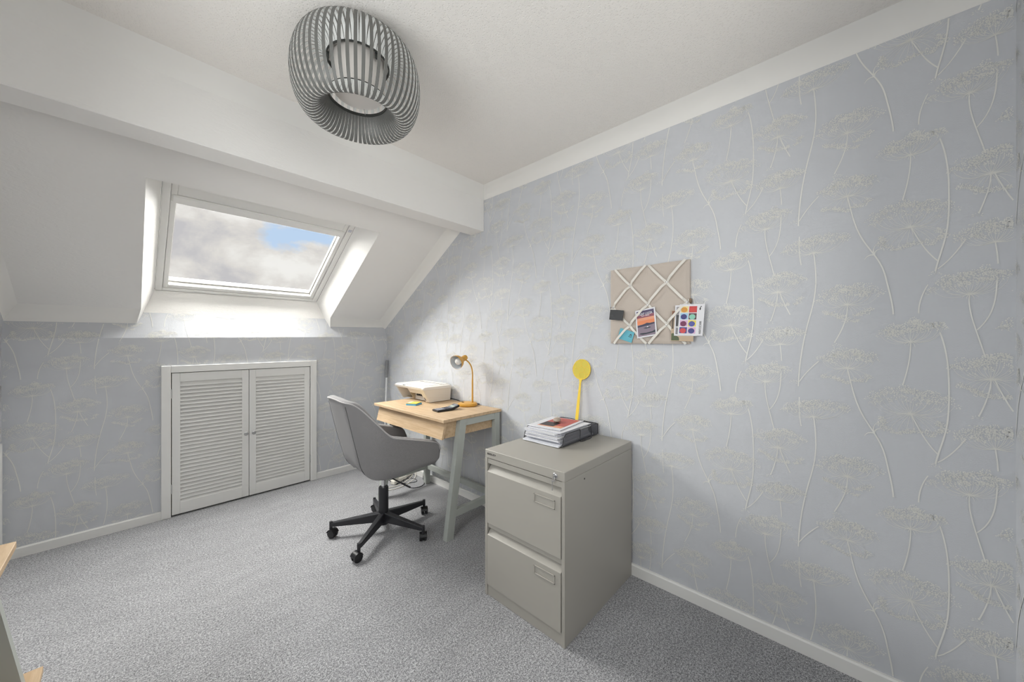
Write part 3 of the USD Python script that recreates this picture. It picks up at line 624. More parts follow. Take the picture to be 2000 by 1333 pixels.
for k in range(5):
    a = math.radians(2 + 72 * k); d, n = A([math.cos(a), math.sin(a), 0]), A([-math.sin(a), math.cos(a), 0])
    secs = []
    for r, zt, zb, w in ((.022, .130, .062, .019), (.06, .124, .068, .018), (.30, .094, .068, .0115), (.318, .092, .07, .010)):
        secs.append([d * r + n * w * .8 + [0, 0, zt], d * r - n * w * .8 + [0, 0, zt], d * r - n * w + [0, 0, zt - .006], d * r - n * w * .9 + [0, 0, zb], d * r + n * w * .9 + [0, 0, zb], d * r + n * w + [0, 0, zt - .006]])
    lg = obj('leg', sweep(secs), 'black_metal', ch, smooth=20)
    p = d * .315
    obj('castor_stem', cyl(p + [0, 0, .045], p + [0, 0, .098], .0095, 14), 'black_metal', lg)
    ca = a + (1.1, .55, -.5, 2.6, -.9)[k]; e1, e2 = A([math.cos(ca), math.sin(ca), 0]), A([-math.sin(ca), math.cos(ca), 0])
    cpos = p - e1 * .012 + [0, 0, .0265]; wh = []
    for sgn in (-1, 1):
        w = rotm(lathe([(0, -.009), (.020, -.009), (.0245, -.0065), (.0265, -.003), (.0265, .006), (.024, .009), (0, .009)], 24), PI / 2, (1, 0, 0))
        w = place(w, e1, e2, (0, 0, 1), cpos + e2 * sgn * .0125); wh.append(w)
    hood = place(rotm(lathe([(.0265, -.0225), (.0285, -.0225), (.0285, .0225), (.0265, .0225)], 28, closed=True), PI / 2, (1, 0, 0)), e1, e2, (0, 0, 1), cpos)
    hood = trimesh.intersections.slice_mesh_plane(hood, [0, 0, 1], cpos + [0, 0, .006])
    obj('castor', cat(wh + [hood, box(cpos - [.006, .006, -.008], cpos + [.006, .006, .026])]), 'black_plastic', lg)

# ------------------------------------------------------------------ printer
pr = thing('printer', 'ivory all-in-one inkjet printer on the oak desktop', 'printer', (-.170, -.915, DH))
px, py = -(-.170), -(-.915)
def pk(name, mesh, m, parent=pr, **kw): return obj(name, mv(mesh, (px, py, -DH)), m, parent, **kw)
ya, yb = -1.125, -.705; z0, z1 = DH + .004, DH + .133
def psec(y, s, zt=None):   # cross-section (x, z) at y; s: 0 at the ends -> bottom tucked in
    zt = zt or DH + .105
    return [(-.232, y, z0), (-.036, y, z0), (-.033, y, zt), (-.296, y, zt)]
bod = []
for y, in_ in ((ya, .012), (ya + .012, 0), (ya + .06, 0)):
    q = psec(y, 0); bod.append([(q[0][0] + in_, y + in_ * .6, q[0][2]), (q[1][0], y + in_ * .6, q[1][2]), q[2], (q[3][0] + in_, y, q[3][2])])
pk('body', cat([sweep(bod), sweep([[(-.20, y, z0), (-.036, y, z0), (-.036, y, z0 + .004), (-.20, y, z0 + .004)] for y in (ya + .06, yb - .03)]),
    box((-.16, ya + .06, z0), (-.036, yb - .03, DH + .105)), sweep([[(x, y + (0 if k == 0 else 0), z) for x, y, z in psec(y, 0)] for k, y in enumerate((yb - .03, yb - .012))] + [[(q[0] + .012 if q[0] < -.2 else q[0], yb, q[2]) for q in psec(yb, 0)]])]), 'printer', smooth=25)
lid = pk('lid', sweep([[(-.300 + i2, ya + i1, DH + .106), (-.031, ya + i1, DH + .106), (-.031, ya + i1, DH + .128), (-.05, ya + i1, z1), (-.288 + i2, ya + i1, z1), (-.306 + i2, ya + i1, DH + .124)] if False else [(-.300, y, DH + .106), (-.031, y, DH + .106), (-.031, y, DH + .126 - d), (-.05, y, z1 - d), (-.286, y, z1 - d), (-.308, y, DH + .122 - d)] for y, d in ((ya - .004, .008), (ya + .012, 0), (yb - .012, 0), (yb + .004, .008))]), 'printer_top', smooth=25)
pk('paper_support', sweep([[(-.085, y, z1 + .0005), (-.04, y, z1 + .0005), (-.04, y, z1 + .004), (-.085, y, z1 + .002)] for y in (ya + .03, yb - .05)]), 'printer_top')
pk('support_slot', box((-.094, ya + .02, z1 - .001), (-.088, yb - .06, z1 + .0012)), col('slot_brown_grey', 120, 110, 100))
pk('scan_lid_edge', box((-.262, ya + .03, z1 - .001), (-.1, ya + .033, z1 + .0006)), col('slot_brown_grey', 120, 110, 100))
pk('output_tray', cat([sweep([[(-.200, y, z0 + .004), (-.16, y, z0 + .004), (-.16, y, z0 + .010), (-.202, y, z0 + .010)] for y in (ya + .058, yb - .031)]), box((-.166, ya + .06, z0 + .01), (-.1595, yb - .03, DH + .105))]), 'printer_in')
pk('front_panel', sweep([[(-.287, y, DH + .105), (-.278, y, DH + .105), (-.252, y, z0 + .062), (-.261, y, z0 + .062)] for y in (ya + .058, yb - .172)]), 'printer')
pk('inner_panel', sweep([[(-.285, y, DH + .1055), (-.17, y, DH + .1055), (-.17, y, z0 + .006), (-.226, y, z0 + .006)] for y in (yb - .175, yb - .17)]), 'printer_in')
pk('cartridge_door', box((-.212, ya + .058, z0 + .002), (-.20, yb - .176, z0 + .070), .001), col('tray_light_grey', 205, 200, 195))
for k in range(3): pk('cartridge_slot', box((-.222, ya + .085 + k * .045, z0 + .036), (-.214, ya + .120 + k * .045, z0 + .056), .001), 'black_plastic')
pk('button_strip', sweep([[(-.2655, y, DH + .06), (-.262, y, DH + .06), (-.240, y, DH + .018), (-.2435, y, DH + .018)] for y in (ya + .043, ya + .052)]), 'dark_plastic')
tx = meshkit.text_mesh('Canon', .0115, .0006, bold=True)
pk('badge', place(tx, (0, -1, 0), (.894, 0, .447), (-.447, 0, .894), (-.3035, -.826, DH + .1244)), 'ink', label='small dark lettering')
pk('lid_handle', box((-.283, -.925, z1 - .002), (-.278, -.845, z1 + .0006)), col('slot_brown_grey', 120, 110, 100))
pcab = obj('printer_cable', tube(spline([(-.031, -1.05, DH + .02), (-.012, -1.12, DH + .009), (-.022, -1.21, DH + .006), (-.05, -1.265, DH + .012), (-.035, -1.31, DH + .010), (-.025, -1.35, DH + .006), (-.012, -1.39, DH + .003)], 40), .003, 6), 'black_plastic',
    label='thin black cable trailing from the printer to behind the desk lamp', category='cable')

# ------------------------------------------------------------------ desk lamp
BX, BY = -.100, -1.415
dl = thing('desk_lamp', 'mustard yellow gooseneck desk lamp with its shade turned towards the room, on the desk', 'desk lamp', (BX, BY, DH))
obj('base', lathe([(0, 0), (.066, 0), (.072, .004), (.073, .012), (.070, .020), (.062, .024), (0, .025)], 40), 'mustard', dl, label='round mustard base')
rt, fwv = A([c_, -s_, 0]), A([s_, c_, 0])
sb = rt * .036
top = sb + A([0, 0, .20]); head = A([-.045, .005, .352]) + rt * 0
neck = [top, top + [-.000, .001, .05], sb + rt * -.010 + A([0, 0, .295]), sb + rt * -.036 + A([0, 0, .333]), sb + rt * -.062 + A([0, 0, .348])]
obj('stem', tube([sb + [0, 0, .022], sb + [0, 0, .1], top], [.0068, .0062, .0058], 14), 'mustard', dl)
nk = spline(neck, 30)
obj('gooseneck', tube(nk, .0048 + .0005 * (np.arange(30) % 2), 10), 'mustard', dl)
ax = -rt * .50 - fwv * .80 + A([0, 0, -.30]); ax /= np.linalg.norm(ax)
hz = sb + rt * -.070 + A([0, 0, .352])
e1 = np.cross(ax, [0, 0, 1.0]); e1 /= np.linalg.norm(e1); e2 = np.cross(ax, e1)
def along(m): return place(m, e1, e2, ax, hz)
obj('shade', along(lathe([(.020, .015), (.0235, .022), (.034, .035), (.045, .052), (.0525, .072), (.054, .085), (.0528, .085), (.051, .072), (.0435, .053), (.033, .037), (.022, .024), (.018, .017)], 40, closed=True)), 'mustard', dl)
obj('shade_lining', along(lathe([(.0525, .0845), (.0503, .072), (.0428, .0535), (.0323, .0375), (.021, .0245), (0, .022)], 40)), 'lamp_inner', dl, label='pale grey inside of the shade')
obj('lamp_holder', along(lathe([(0, -.038), (.015, -.036), (.020, -.030), (.021, -.022), (.0205, .018), (.0, .022)], 28)), 'mustard', dl)
obj('bulb', along(lathe([(0, .083), (.012, .081), (.022, .072), (.0265, .058), (.024, .045), (.015, .034), (.012, .02), (0, .02)], 32)), 'bulb', dl, label='white frosted bulb')
obj('switch', mv(box((-.006, -.009, 0), (.006, .009, .006), .002), -rt * .036 + A([0, 0, .023])), col('switch_brown', 105, 80, 40), dl, label='small dark rocker switch')
obj('flex', tube(spline([rt * .072 + fwv * .01 + A([0, 0, .010]), rt * .085 + fwv * .025 + A([0, 0, .006]), rt * .078 + fwv * .05 + A([0, 0, .005]), rt * .06 + fwv * .075 + A([0, 0, .004])], 14), .003, 6), 'black_plastic', dl, label='black flex')

# ------------------------------------------------------------------ sticky notes, calculator
sn = thing('sticky_note_pad', 'blue sticky note pad on the desk in front of the printer, under the yellow notes', 'sticky notes', (-.352, -1.085, DH), 25)
obj('pages', box((-.042, -.042, 0), (.042, .042, .011), .0005), col('blue_note_paper', 96, 172, 210), sn)
obj('top_sheet', box((-.042, -.042, .011), (.042, .042, .0118)), col('dark_blue_note_paper', 50, 110, 150), sn)
yn = thing('sticky_note_pad', 'thin yellow sticky notes lying on the blue pad', 'sticky notes', (-.350, -1.080, DH + .0118), 31)
obj('pages', box((-.040, -.040, 0), (.040, .040, .004), .0004), col('yellow_note_paper', 245, 218, 95), yn)
obj('top_sheet', box((-.040, .018, .004), (.040, .040, .0046)), col('pale_note_paper', 250, 236, 190), yn)
calc = thing('calculator', 'black scientific calculator with rows of grey keys, lying beside the yellow lamp base', 'calculator', (-.318, -1.440, DH), -8)
cs = lambda x0, x1, za, zb, zc_, zd, y: [(x0, -y, za), (x0, y, za), (x1, y, zb), (x1, -y, zb)]
prof_c = [(-.085, .002, .012), (.02, .002, .015), (.038, .004, .019), (.085, .020, .034)]
cse = []
for x, zb, zt in prof_c: cse.append([(x, -.038, zb), (x, .038, zb), (x, .040, (zb + zt) / 2), (x, .037, zt), (x, -.037, zt), (x, -.040, (zb + zt) / 2)])
body = obj('case', sweep(cse), 'black_plastic', calc, smooth=False)
obj('fascia', sweep([[(x, -.034, zt + .0003), (x, .034, zt + .0003), (x, .034, zt + .001), (x, -.034, zt + .001)] for x, zb, zt in ((-.08, .002, .0122), (.02, .002, .015), (.038, .004, .019), (.082, .020, .0331))]), col('calculator_fascia', 92, 92, 100, .4), calc, smooth=False)
sx = lambda x: .019 + (x - .038) * .3191
obj('screen', sweep([[(x, -.026, sx(x) + .001), (x, .026, sx(x) + .001), (x, .026, sx(x) + .0018), (x, -.026, sx(x) + .0018)] for x in (.040, .058)]), col('lcd_grey_green', 178, 190, 178, .2), calc, label='grey-green display', smooth=False)
obj('solar_cell', sweep([[(x, -.022, sx(x) + .001), (x, .010, sx(x) + .001), (x, .010, sx(x) + .0018), (x, -.022, sx(x) + .0018)] for x in (.066, .076)]), col('solar_cell_grey', 150, 155, 160, .2), calc, smooth=False)
for i in range(7):
    for j in range(5):
        x, y = -.073 + i * .0148, -.027 + j * .0135; z = .0122 + (x + .08) * .028 + .0008
        obj('key', box((x - .0044, y - .0048, z), (x + .0044, y + .0048, z + .0022), .0012), col('key_light', 168, 168, 176) if i < 4 else col('key_dark', 60, 62, 80), calc, smooth=False)

# ------------------------------------------------------------------ on the cabinet: letter tray, papers, magazine, pebble, swatter
TZ = FH
TX0, TX1, TY0, TY1, TH_ = -.372, -.022, -2.458, -2.208, .064
tray = thing('letter_tray', 'black wire mesh letter tray full of papers on the filing cabinet', 'letter tray', ((TX0 + TX1) / 2, (TY0 + TY1) / 2, TZ))
tox, toy = -(TX0 + TX1) / 2, -(TY0 + TY1) / 2
def tk(name, mesh, m, **kw): return obj(name, mv(mesh, (tox, toy, -TZ)), m, tray, **kw)
def rr(x0, x1, y0, y1, z, r=.012):
    out = []
    for cx, cy, a0 in ((x1 - r, y1 - r, 0), (x0 + r, y1 - r, PI / 2), (x0 + r, y0 + r, PI), (x1 - r, y0 + r, 1.5 * PI)):
        out += [(cx + r * math.cos(a0 + a), cy + r * math.sin(a0 + a), z) for a in np.linspace(0, PI / 2, 5)]
    return out + out[:1]
wr = .0022
side = [(TX0, TY0, TZ + .006), (TX0 + .012, TY0, TZ + TH_ * .70), (TX0 + .03, TY0, TZ + TH_), (TX1 - .01, TY0, TZ + TH_), (TX1, TY0 + .01, TZ + TH_), (TX1, TY1 - .01, TZ + TH_), (TX1 - .01, TY1, TZ + TH_), (TX0 + .03, TY1, TZ + TH_), (TX0 + .012, TY1, TZ + TH_ * .7), (TX0, TY1, TZ + .006)]
tk('top_wire', tube(side, wr, 8), 'black_metal')
tk('bottom_wire', tube(rr(TX0, TX1, TY0, TY1, TZ + .006), wr, 8), 'black_metal')
for x, y in ((TX1, TY0), (TX1, TY1)): tk('corner_wire', tube([(x, y, TZ + .006), (x, y, TZ + TH_)], wr, 8), 'black_metal')
tk('base_mesh', box((TX0, TY0, TZ + .005), (TX1, TY1, TZ + .0065)), 'mesh')
for y in (TY0, TY1): tk('side_mesh', xz(Polygon([(TX0, TZ + .006), (TX0 + .03, TZ + TH_), (TX1, TZ + TH_), (TX1, TZ + .006)]), y - .0005, y + .0005), 'mesh')
tk('back_mesh', box((TX1 - .0005, TY0, TZ + .006), (TX1 + .0005, TY1, TZ + TH_)), 'mesh')
for y, sg in ((TY0, -1), (TY1, 1)):
    tk('support_wire', tube(spline([(-.215, y + sg * .003, TZ + TH_ + .002), (-.216, y + sg * .006, TZ + .04), (-.217, y + sg * .008, TZ + .006), (-.16, y + sg * .014, TZ + .0045), (-.104, y + sg * .008, TZ + .006), (-.105, y + sg * .006, TZ + .04), (-.106, y + sg * .003, TZ + TH_ + .002)], 30).clip([-9, -9, TZ + .0026], [9, 9, 9]), .0022, 7), 'black_metal')
    tk('support_bar', tube([(-.215, y + sg * .003, TZ + TH_ + .002), (-.106, y + sg * .003, TZ + TH_ + .002)], .0022, 7), 'steel')
rng = random.Random(5)
def sheets(z, h, cx, cy, lx, ly, rot, wav=.0, m='paper', label=None, group=None, edge='paper2', name='document', droop=0):
    t = thing(name, label, 'papers', (cx, cy, z), rot, group)
    nx, ny = 9, 7; top, bot = [], []
    sd = rng.random() * 10
    for i in range(nx):
        for j in range(ny):
            u, v = i / (nx - 1) - .5, j / (ny - 1) - .5
            w = wav * (math.sin(u * 7 + sd) * .5 + math.sin(v * 9 + sd * 2) * .5) * (abs(u) + abs(v)); w = max(w, 0)
            dr = -droop * max(0, -u - .30) ** 2 * 6
            bot.append((u * lx, v * ly, w + dr)); top.append((u * lx, v * ly, h + w + dr))
    def sheet(P0, P1):
        a, b = A(P0).reshape(nx, ny, 3), A(P1).reshape(nx, ny, 3)
        m1, m2 = grid(b), grid(a); m2.invert()
        loop = [(i, 0) for i in range(nx)] + [(nx - 1, j) for j in range(1, ny)] + [(i, ny - 1) for i in range(nx - 2, -1, -1)] + [(0, j) for j in range(ny - 2, 0, -1)]
        la, lb = A([a[q] for q in loop]), A([b[q] for q in loop]); n = len(loop)
        f = []
        for k in range(n): k2 = (k + 1) % n; f += [[k, k2, n + k2], [k, n + k2, n + k]]
        q = cat([m1, m2, T(np.vstack([la, lb]), f)]); return q
    mid = [(x, y, z_ + h - min(.0006, h * .3)) for x, y, z_ in bot]
    obj('pages', sheet(bot, mid), edge, t, smooth=20); obj('top_sheet', sheet(mid, top), m, t, smooth=20)
    return t
z = TZ + .0075
lab = 'white printed document in the thick pile of papers in the letter tray'
sheets(z, .007, -.225, -2.333, .335, .232, 0, .002, 'plastic_sleeve', 'clear plastic sleeve of papers at the bottom of the pile, drooping over the tray front', edge='plastic_sleeve', droop=.02); z += .0085
for k in range(7):
    h = (.0085, .007, .008, .006, .0065, .005, .004)[k]
    sheets(z, h, -.222 + rng.uniform(-.012, .012), -2.328 + rng.uniform(-.006, .006), .297, .21 + rng.uniform(-.004, .006), rng.uniform(-4, 4), .001, ('paper', 'paper_pages')[k % 2], lab, 'papers piled in the letter tray', ('paper2', 'paper_pages')[k % 2]); z += h + .0012
zm = z + .001
mg = sheets(zm, .003, -.205, -2.300, .275, .205, 6, 0, 'paper', 'magazine with a red and dark cover picture on top of the paper pile', name='magazine', edge='paper2')
obj('cover_picture', box((-.06, -.085, .0031), (.128, .06, .0036)), col('cover_red', 190, 92, 84), mg)
obj('cover_picture', box((-.085, -.03, .0037), (.0, .058, .0042)), col('cover_dark', 62, 54, 54), mg)
obj('cover_stripe', box((-.10, -.085, .0031), (-.06, .06, .0036)), col('cover_orange', 226, 160, 128), mg)
ps = trimesh.creation.icosphere(3, 1.0); ps.vertices *= [.034, .022, .013]; ps.vertices += (meshkit.fbm(ps.vertices * 40, 3)[:, None] - .5) * .004
obj('pebble', mv(rotm(ps, .5, (0, 0, 1)), (-.190, -2.297, zm + .0042 + .0125)), 'stone', None, smooth=True, label='smooth brown pebble used as a paperweight on the magazine', category='pebble')

sw = thing('fly_swatter', 'yellow plastic fly swatter with a football-patterned head leaning on the wall behind the tray', 'fly swatter', (-.050, -2.330, FH))
S0, S1 = A([0, 0, .0085]), A([.034, -.012, .300])
dirn = (S1 - S0) / np.linalg.norm(S1 - S0); yv = A([0, -1, 0]) - dirn * (A([0, -1, 0]) @ dirn); yv /= np.linalg.norm(yv); nv = np.cross(yv, dirn)
def swp(m): return place(m, yv, dirn, nv, S0)
obj('handle', swp(extrude(Polygon([(-.011, 0), (.011, 0), (.009, .16), (.0055, .28), (.012, .305), (-.012, .305), (-.0055, .28), (-.009, .16)]), .003)), 'yellow_h', sw)
obj('handle_rib', swp(mv(extrude(Polygon([(-.003, .0), (.003, .0), (.002, .29), (-.002, .29)]), .002), (0, 0, -.002))), 'yellow_h', sw)
R0 = .0605; cyh = .357
hd = obj('head', swp(mv(extrude(Point(0, cyh).buffer(R0, 24), .0012), (0, 0, .0008))), 'yellow', sw)
pat = [Point(0, cyh).buffer(R0, 24).difference(Point(0, cyh).buffer(R0 - .0035, 24))]
from shapely.geometry import LineString
from shapely.ops import unary_union
pent = [(.022 * math.cos(PI / 2 + k * 2 * PI / 5 + .2), cyh + .022 * math.sin(PI / 2 + k * 2 * PI / 5 + .2)) for k in range(5)]
pat.append(LineString(pent + pent[:1]).buffer(.0011))
for k in range(5):
    a = PI / 2 + k * 2 * PI / 5 + .2; q = (.040 * math.cos(a), cyh + .040 * math.sin(a)); pat.append(LineString([pent[k], q]).buffer(.0011))
    for da in (-.38, .38): pat.append(LineString([q, (.059 * math.cos(a + da), cyh + .059 * math.sin(a + da))]).buffer(.0011))
obj('football_lines', swp(cat([extrude(g, .0028) for g in getattr(unary_union(pat), 'geoms', [unary_union(pat)])])), 'yellow_h', hd)

# ------------------------------------------------------------------ memo board
BX_, BT_ = 0.0, .028
MY0, MY1, MZ0, MZ1 = -2.942, -2.535, 1.228, 1.632
mb = thing('memo_board', 'taupe padded fabric memo board criss-crossed with cream ribbon, on the wall above the filing cabinet', 'memo board', (0, (MY0 + MY1) / 2, (MZ0 + MZ1) / 2))
moy, moz = -(MY0 + MY1) / 2, -(MZ0 + MZ1) / 2
def mk(name, mesh, m, parent=mb, **kw): return obj(name, mv(mesh, (0, moy, moz)), m, parent, **kw)
studs = [(-2.647, 1.535), (-2.837, 1.534), (-2.740, 1.427), (-2.931, 1.428), (-2.551, 1.425), (-2.642, 1.323), (-2.835, 1.321)]
lines = [((-2.562, 1.632), (-2.926, 1.228)), ((-2.745, 1.632), (-2.942, 1.415)), ((-2.551, 1.425), (-2.735, 1.228)), ((-2.540, 1.412), (-2.735, 1.632)), ((-2.560, 1.228), (-2.926, 1.632)), ((-2.750, 1.228), (-2.942, 1.440))]
def dist(p, a, b):
    p, a, b = A(p), A(a), A(b); d = b - a; t = np.clip(((p - a) @ d) / (d @ d), 0, 1); return np.linalg.norm(p - a - d * t)
def pad(y, z):
    e_ = min(y - MY0, MY1 - y, z - MZ0, MZ1 - z); dl_ = min(dist((y, z), *l) for l in lines)
    return -(.011 + .008 * min(1, max(0, e_) / .02) ** .5 + .007 * (1 - math.exp(-(dl_ / .03) ** 1.5)))
ny = 41; gy, gz = np.linspace(MY0, MY1, ny), np.linspace(MZ0, MZ1, ny)
G = A([[(pad(y, z), y, z) for z in gz] for y in gy])
front = grid(G); edge = [G[0, :], G[:, -1], G[-1, ::-1], G[::-1, 0]]
lp = np.vstack(edge); lb = lp.copy(); lb[:, 0] = 0; n = len(lp); f = []
for k in range(n): k2 = (k + 1) % n; f += [[k, k2, n + k2], [k, n + k2, n + k]]
bm = cat([front, T(np.vstack([lp, lb]), f)]); bm.merge_vertices(); trimesh.repair.fix_normals(bm)
mk('padded_panel', bm, 'board_fab', smooth=50)
for i, (a, b) in enumerate(lines):
    a, b = A(a), A(b); d = (b - a) / np.linalg.norm(b - a); n2 = A([-d[1], d[0]]) * .006
    q = [a + (b - a) * t for t in np.linspace(0, 1, 44)]
    # the ribbon lies in the quilted grooves and rises slightly between the studs
    secs = []
    for p in q:
        near = min(np.linalg.norm(p - A(s)) for s in studs); x = -.0198 - (.0165 if i > 2 else .0085) * sstep(near, .004, .03) - (.0012 if i > 2 else 0)
        e_ = min(p[0] - MY0, MY1 - p[0], p[1] - MZ0, MZ1 - p[1]); x += .008 * max(0, 1 - e_ / .03); x = min(x, pad(*p) - .0012)
        secs.append([(x, *(p - n2)), (x, *(p + n2)), (x + .0008, *(p + n2)), (x + .0008, *(p - n2))])
    mk('ribbon', sweep(secs), 'ribbon')
st = rotm(lathe([(0, .005), (.003, .0045), (.0048, .0025), (.005, 0), (0, 0)], 16), -PI / 2, (0, 1, 0))
for y, z in studs: mk('stud', mv(st, (-.0212, y, z)), 'chrome', label='small domed metal stud')
mk('stud', mv(rotm(lathe([(0, .005), (.003, .0045), (.0048, .0025), (.005, 0), (0, 0)], 16), -PI / 2, (1, 0, 0)), (-.014, MY1, 1.425)), 'chrome')
mk('hanging_knob', mv(rotm(lathe([(0, .010), (.006, .010), (.012, .007), (.013, .003), (.011, 0), (0, 0)], 24), PI / 2, (1, 0, 0)), (-.016, MY0, 1.433)), col('knob_brown', 128, 108, 88), label='round brown knob on the edge')
# cards tucked behind the ribbons
def card(name, label, catg, corners, x, th=.0012, m='paper'):
    """corners in wall coordinates (y, z): top left, top right, bottom right, bottom left as seen"""
    tl, tr, br, bl = map(A, corners); c = (tl + tr + br + bl) / 4
    t = thing(name, label, catg, (x, c[0], c[1]))
    u = ((tr - tl) + (br - bl)) / 2; v = ((tl - bl) + (tr - br)) / 2
    def P(a, b, o): q = u * (a - .5) + v * (b - .5); return (-o, q[0], q[1])
    def patch(a0, b0, a1, b1, o=0, t_=.0003): return hull([P(a, b, th + o + k) for a in (a0, a1) for b in (b0, b1) for k in (0, t_)])
    obj('card', hull([P(a, b, k) for a in (0, 1) for b in (0, 1) for k in (0, th)]), m, t, smooth=False)
    def poly(pts, o=0, t_=.0003):
        pl = extrude(Polygon(pts), t_); pl.vertices = A([P(a, b, th + o + k) for a, b, k in pl.vertices]); trimesh.repair.fix_normals(pl); return pl
    def text(s, a0, b0, wd, ht, o=.0004, vertical=False):
        tm = meshkit.text_mesh(s, 1.0, .1, bold=True); bb_ = tm.bounds; sc = wd / (bb_[1][0] - bb_[0][0])
        vs = tm.vertices; X, Y, Z = (vs[:, 0] - bb_[0][0]) * sc, (vs[:, 1]) * ht, vs[:, 2] * .003
        if vertical: X, Y = -Y, X
        tm.vertices = A([P(a0 + a, b0 + b, th + o + k) for a, b, k in zip(X, Y, Z)]); trimesh.repair.fix_normals(tm); return tm
    return t, patch, poly, text
t, patch, poly, text = card('card', 'plain dark grey card at the left edge of the memo board', 'card', [(-2.547, 1.413), (-2.620, 1.405), (-2.617, 1.350), (-2.537, 1.360)], -.0385, .004, col('dark_card', 58, 59, 61))
obj('emblem', patch(.12, .42, .28, .47), col('dark_card_mark', 72, 73, 75), t)
t, patch, poly, text = card('postcard', 'white-bordered travel postcard of a sunset harbour reading SAINT LUCIA', 'postcard', [(-2.681, 1.399), (-2.783, 1.414), (-2.795, 1.272), (-2.691, 1.254)], -.0310)
for a, b, cn, rgb in ((.80, .95, 'card_indigo', (82, 74, 104)), (.70, .80, 'card_plum', (146, 84, 98)), (.60, .70, 'card_peach', (226, 160, 130)), (.46, .60, 'card_orange', (232, 140, 96)), (.05, .46, 'card_mauve', (138, 124, 138))):
    obj('picture', patch(.07, a, .93, b, 0), col(cn, *rgb), t)
obj('picture', poly([(.07, .43), (.25, .45), (.45, .475), (.55, .50), (.68, .475), (.93, .48), (.93, .43), (.6, .40), (.07, .38)], .0003), col('card_hill', 62, 62, 84), t)
obj('picture', poly([(.14, .135), (.3, .10), (.6, .11), (.93, .13), (.93, .21), (.8, .17), (.5, .15), (.2, .16)], .0003), col('card_boat', 44, 52, 62), t)
obj('picture', poly([(.35, .32), (.5, .30), (.72, .315), (.70, .345), (.5, .34)], .0003), col('card_boat', 44, 52, 62), t)
obj('sail', poly([(.52, .34), (.62, .34), (.57, .385)], .0006), 'paper', t)
obj('lettering', text('SAINT LUCIA', .13, .795, .72, .075), 'paper', t)
obj('lettering', text('WEST INDIES', .30, .745, .40, .034), 'paper', t)
t, patch, poly, text = card('photograph', 'beige and green photograph at the lower right of the memo board, behind the two cards', 'photograph', [(-2.867, 1.389), (-2.965, 1.389), (-2.963, 1.238), (-2.858, 1.244)], -.0298, .0008, col('photo_beige', 190, 168, 142))
obj('picture', poly([(.02, .02), (.38, .02), (.36, .12), (.2, .2), (.1, .26), (.02, .24)]), col('photo_green', 84, 96, 66), t)
obj('picture', patch(.02, .86, .2, .98), col('photo_brown', 132, 88, 66), t); obj('picture', patch(.02, .4, .1, .75), col('photo_dark', 96, 84, 74), t); obj('picture', patch(.7, .2, .97, .26), col('photo_rust', 158, 92, 76), t)
t, patch, poly, text = card('postcard', 'black and white picture card mostly hidden behind the coloured art card', 'postcard', [(-2.882, 1.413), (-2.985, 1.413), (-2.979, 1.264), (-2.875, 1.269)], -.0312)
obj('picture', patch(.06, .68, .6, .95), col('grey_pic', 158, 154, 156), t); obj('picture', patch(.06, .32, .6, .68), col('dark_pic', 72, 72, 74), t); obj('picture', patch(.06, .05, .6, .32), col('mid_pic', 134, 132, 136), t); obj('picture', patch(.08, .26, .3, .31, .0004), col('pale_pic', 205, 205, 208), t)
t, patch, poly, text = card('art_card', 'white art card with eight bright two-colour squares, overhanging the board edge', 'art card', [(-2.902, 1.418), (-3.013, 1.412), (-3.001, 1.266), (-2.893, 1.271)], -.0330)
sq = [((236, 214, 150), (214, 150, 62)), ((196, 62, 66), (206, 66, 62)), ((160, 200, 222), (62, 60, 122)), ((92, 60, 66), (138, 200, 178)), ((214, 176, 206), (116, 48, 84)), ((224, 208, 92), (82, 88, 160)), ((82, 74, 140), (206, 74, 76)), ((214, 176, 206), (70, 72, 132))]
for k, (bg, fg) in enumerate(sq):
    i, j = k % 2, k // 2; a0, b0 = .06 + i * .34, .735 - j * .225; a1, b1 = a0 + .31, b0 + .20
    obj('print_square', patch(a0, b0, a1, b1), col('square_%d' % k, *bg), t)
    obj('print_shape', poly([(a0 + .02 + .125 + .125 * math.cos(q), b0 + .085 + .085 * math.sin(q)) for q in np.linspace(0, 2 * PI, 20)[:-1]], .0004), col('disc_%d' % k, *fg), t)
obj('lettering', text('MISTI STARR', .90, .06, .40, .055, vertical=True), 'ink', t)
obj('lettering', patch(.915, .06, .922, .46), 'ink', t)
obj('emblem', poly([(.80, .84), (.83, .80), (.86, .84), (.85, .9), (.90, .93), (.86, .94), (.82, .89)]), 'ink', t)
t, patch, poly, text = card('note_card', 'turquoise card with a small black emblem, tucked low at the left of the memo board', 'card', [(-2.598, 1.313), (-2.678, 1.286), (-2.659, 1.233), (-2.584, 1.257)], -.0300, .0012, col('turquoise_card', 98, 178, 196))
obj('emblem', poly([(.72, .55), (.77, .74), (.83, .76), (.88, .55), (.84, .55), (.82, .66), (.78, .66), (.76, .55)]), 'ink', t)
obj('lettering', patch(.68, .46, .90, .50), 'ink', t)
obj('emblem', patch(.10, .48, .20, .62), col('turquoise_mark', 60, 130, 148), t)

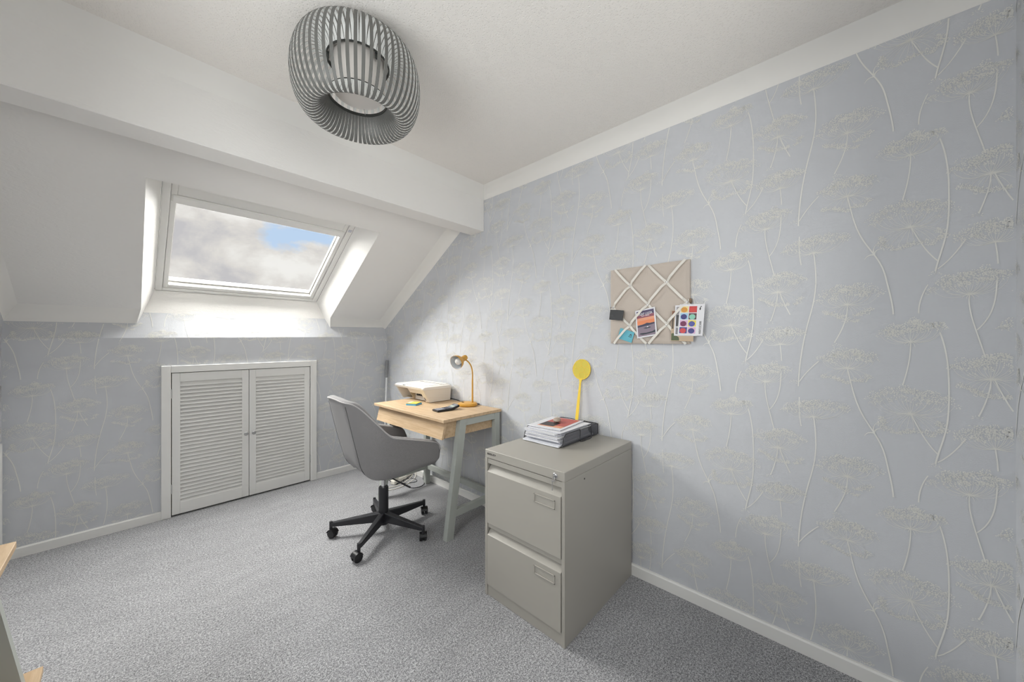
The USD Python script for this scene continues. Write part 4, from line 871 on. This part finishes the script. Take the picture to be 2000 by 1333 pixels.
# ------------------------------------------------------------------ pole in the corner, leads on the floor behind the desk
pl = thing('window_pole', 'white metal pole with a grey grip leaning in the far right corner', 'pole', (-.100, -.135, 0))
p0, p1 = A([0, 0, 0]), A([.082, .098, 1.045])
obj('shaft', cyl(p0, p0 + (p1 - p0) * .84, .0085, 14), 'pole', pl)
obj('grip', tube([p0 + (p1 - p0) * q for q in (.83, .835, .99, 1.0)], [.0095, .0125, .0125, .009], 16), 'grip', pl, label='grey grip')
ex = thing('extension_lead', 'white extension socket on the carpet behind the desk, left of its twin', 'extension lead', (-.205, -.600, 0), 20)
ex2 = thing('extension_lead', 'white extension socket nearer the right wall behind the desk', 'extension lead', (-.088, -.540, 0), 22)
for e_, L_, n_s in ((ex, .080, 2), (ex2, .056, 1)):
    obj('body', box((-L_, -.027, 0), (L_, .027, .036), .006), 'cream_lead', e_)
    for k in range(n_s):
        x = -L_ + .035 + k * .060
        obj('socket', box((x - .022, -.022, .036), (x + .022, .022, .038), .001), 'cream_lead', e_)
    obj('switch', box((L_ - .018, -.01, .036), (L_ - .008, .01, .040), .001), 'cream_lead', e_)
pg = thing('plug', 'white plug pushed into the socket by the chair column', 'plug', (-.247, -.615, .038), 20)
obj('body', box((-.022, -.022, 0), (.022, .022, .032), .006), 'cream_lead', pg)
for k, (pts, lb) in enumerate(((
    [(-.38, -.62, .01), (-.30, -.68, .004), (-.18, -.66, .004), (-.06, -.58, .004), (-.015, -.50, .006)], 'white cable lying in front of the extension sockets'),
    ([(-.42, -.66, .004), (-.30, -.73, .004), (-.16, -.70, .004), (-.05, -.62, .005), (-.012, -.56, .03)], 'second white cable looped nearest the chair'))):
    obj('white_cable', tube(spline(pts, 30), .0035, 6), 'cream_lead', None, label=lb, category='cable')
obj('black_cable', tube(spline([(-.012, -.75, .30), (-.016, -.72, .10), (-.02, -.70, .006), (-.05, -.76, .003), (-.13, -.84, .003), (-.20, -.82, .003), (-.215, -.74, .003), (-.19, -.66, .004), (-.16, -.60, .012), (-.15, -.56, .04)], 60), .0026, 6), 'black_plastic', None, label='thin black cable looped on the carpet under the desk', category='cable')
obj('black_cable', tube(spline([(-.30, -.60, .04), (-.24, -.65, .006), (-.17, -.70, .0035), (-.10, -.72, .0035), (-.08, -.66, .0035), (-.12, -.60, .004), (-.2, -.62, .004), (-.26, -.66, .004)], 50), .0024, 6), 'dark_plastic', None, label='coiled dark cable by the extension sockets', category='cable')

# ------------------------------------------------------------------ ladder bookcase at the left
bc = thing('ladder_bookcase', 'low ladder bookcase with oak shelves and grey leaning sides against the left wall', 'bookcase', (XL, -2.2, 0))
def bk(name, mesh, m, **kw): return obj(name, mv(mesh, (-XL, 2.2, 0)), m, bc, **kw)
BYE = -1.832
def bdep(z): return -2.036 + (.70 - z) * .12
for z in (.70, .333, .04):
    bk('shelf', box((XL + .004, -2.56, z - .018), (bdep(z), BYE, z), .0015), 'oak')
for y0 in (-2.50, BYE - .075):
    bk('side_frame', sweep([[(XL + .003, y, 0), (bdep(0) - .012, y, 0), (bdep(.70) - .035, y, .682), (XL + .003, y, .682)] for y in (y0, y0 + .028)]), 'sage', smooth=False)
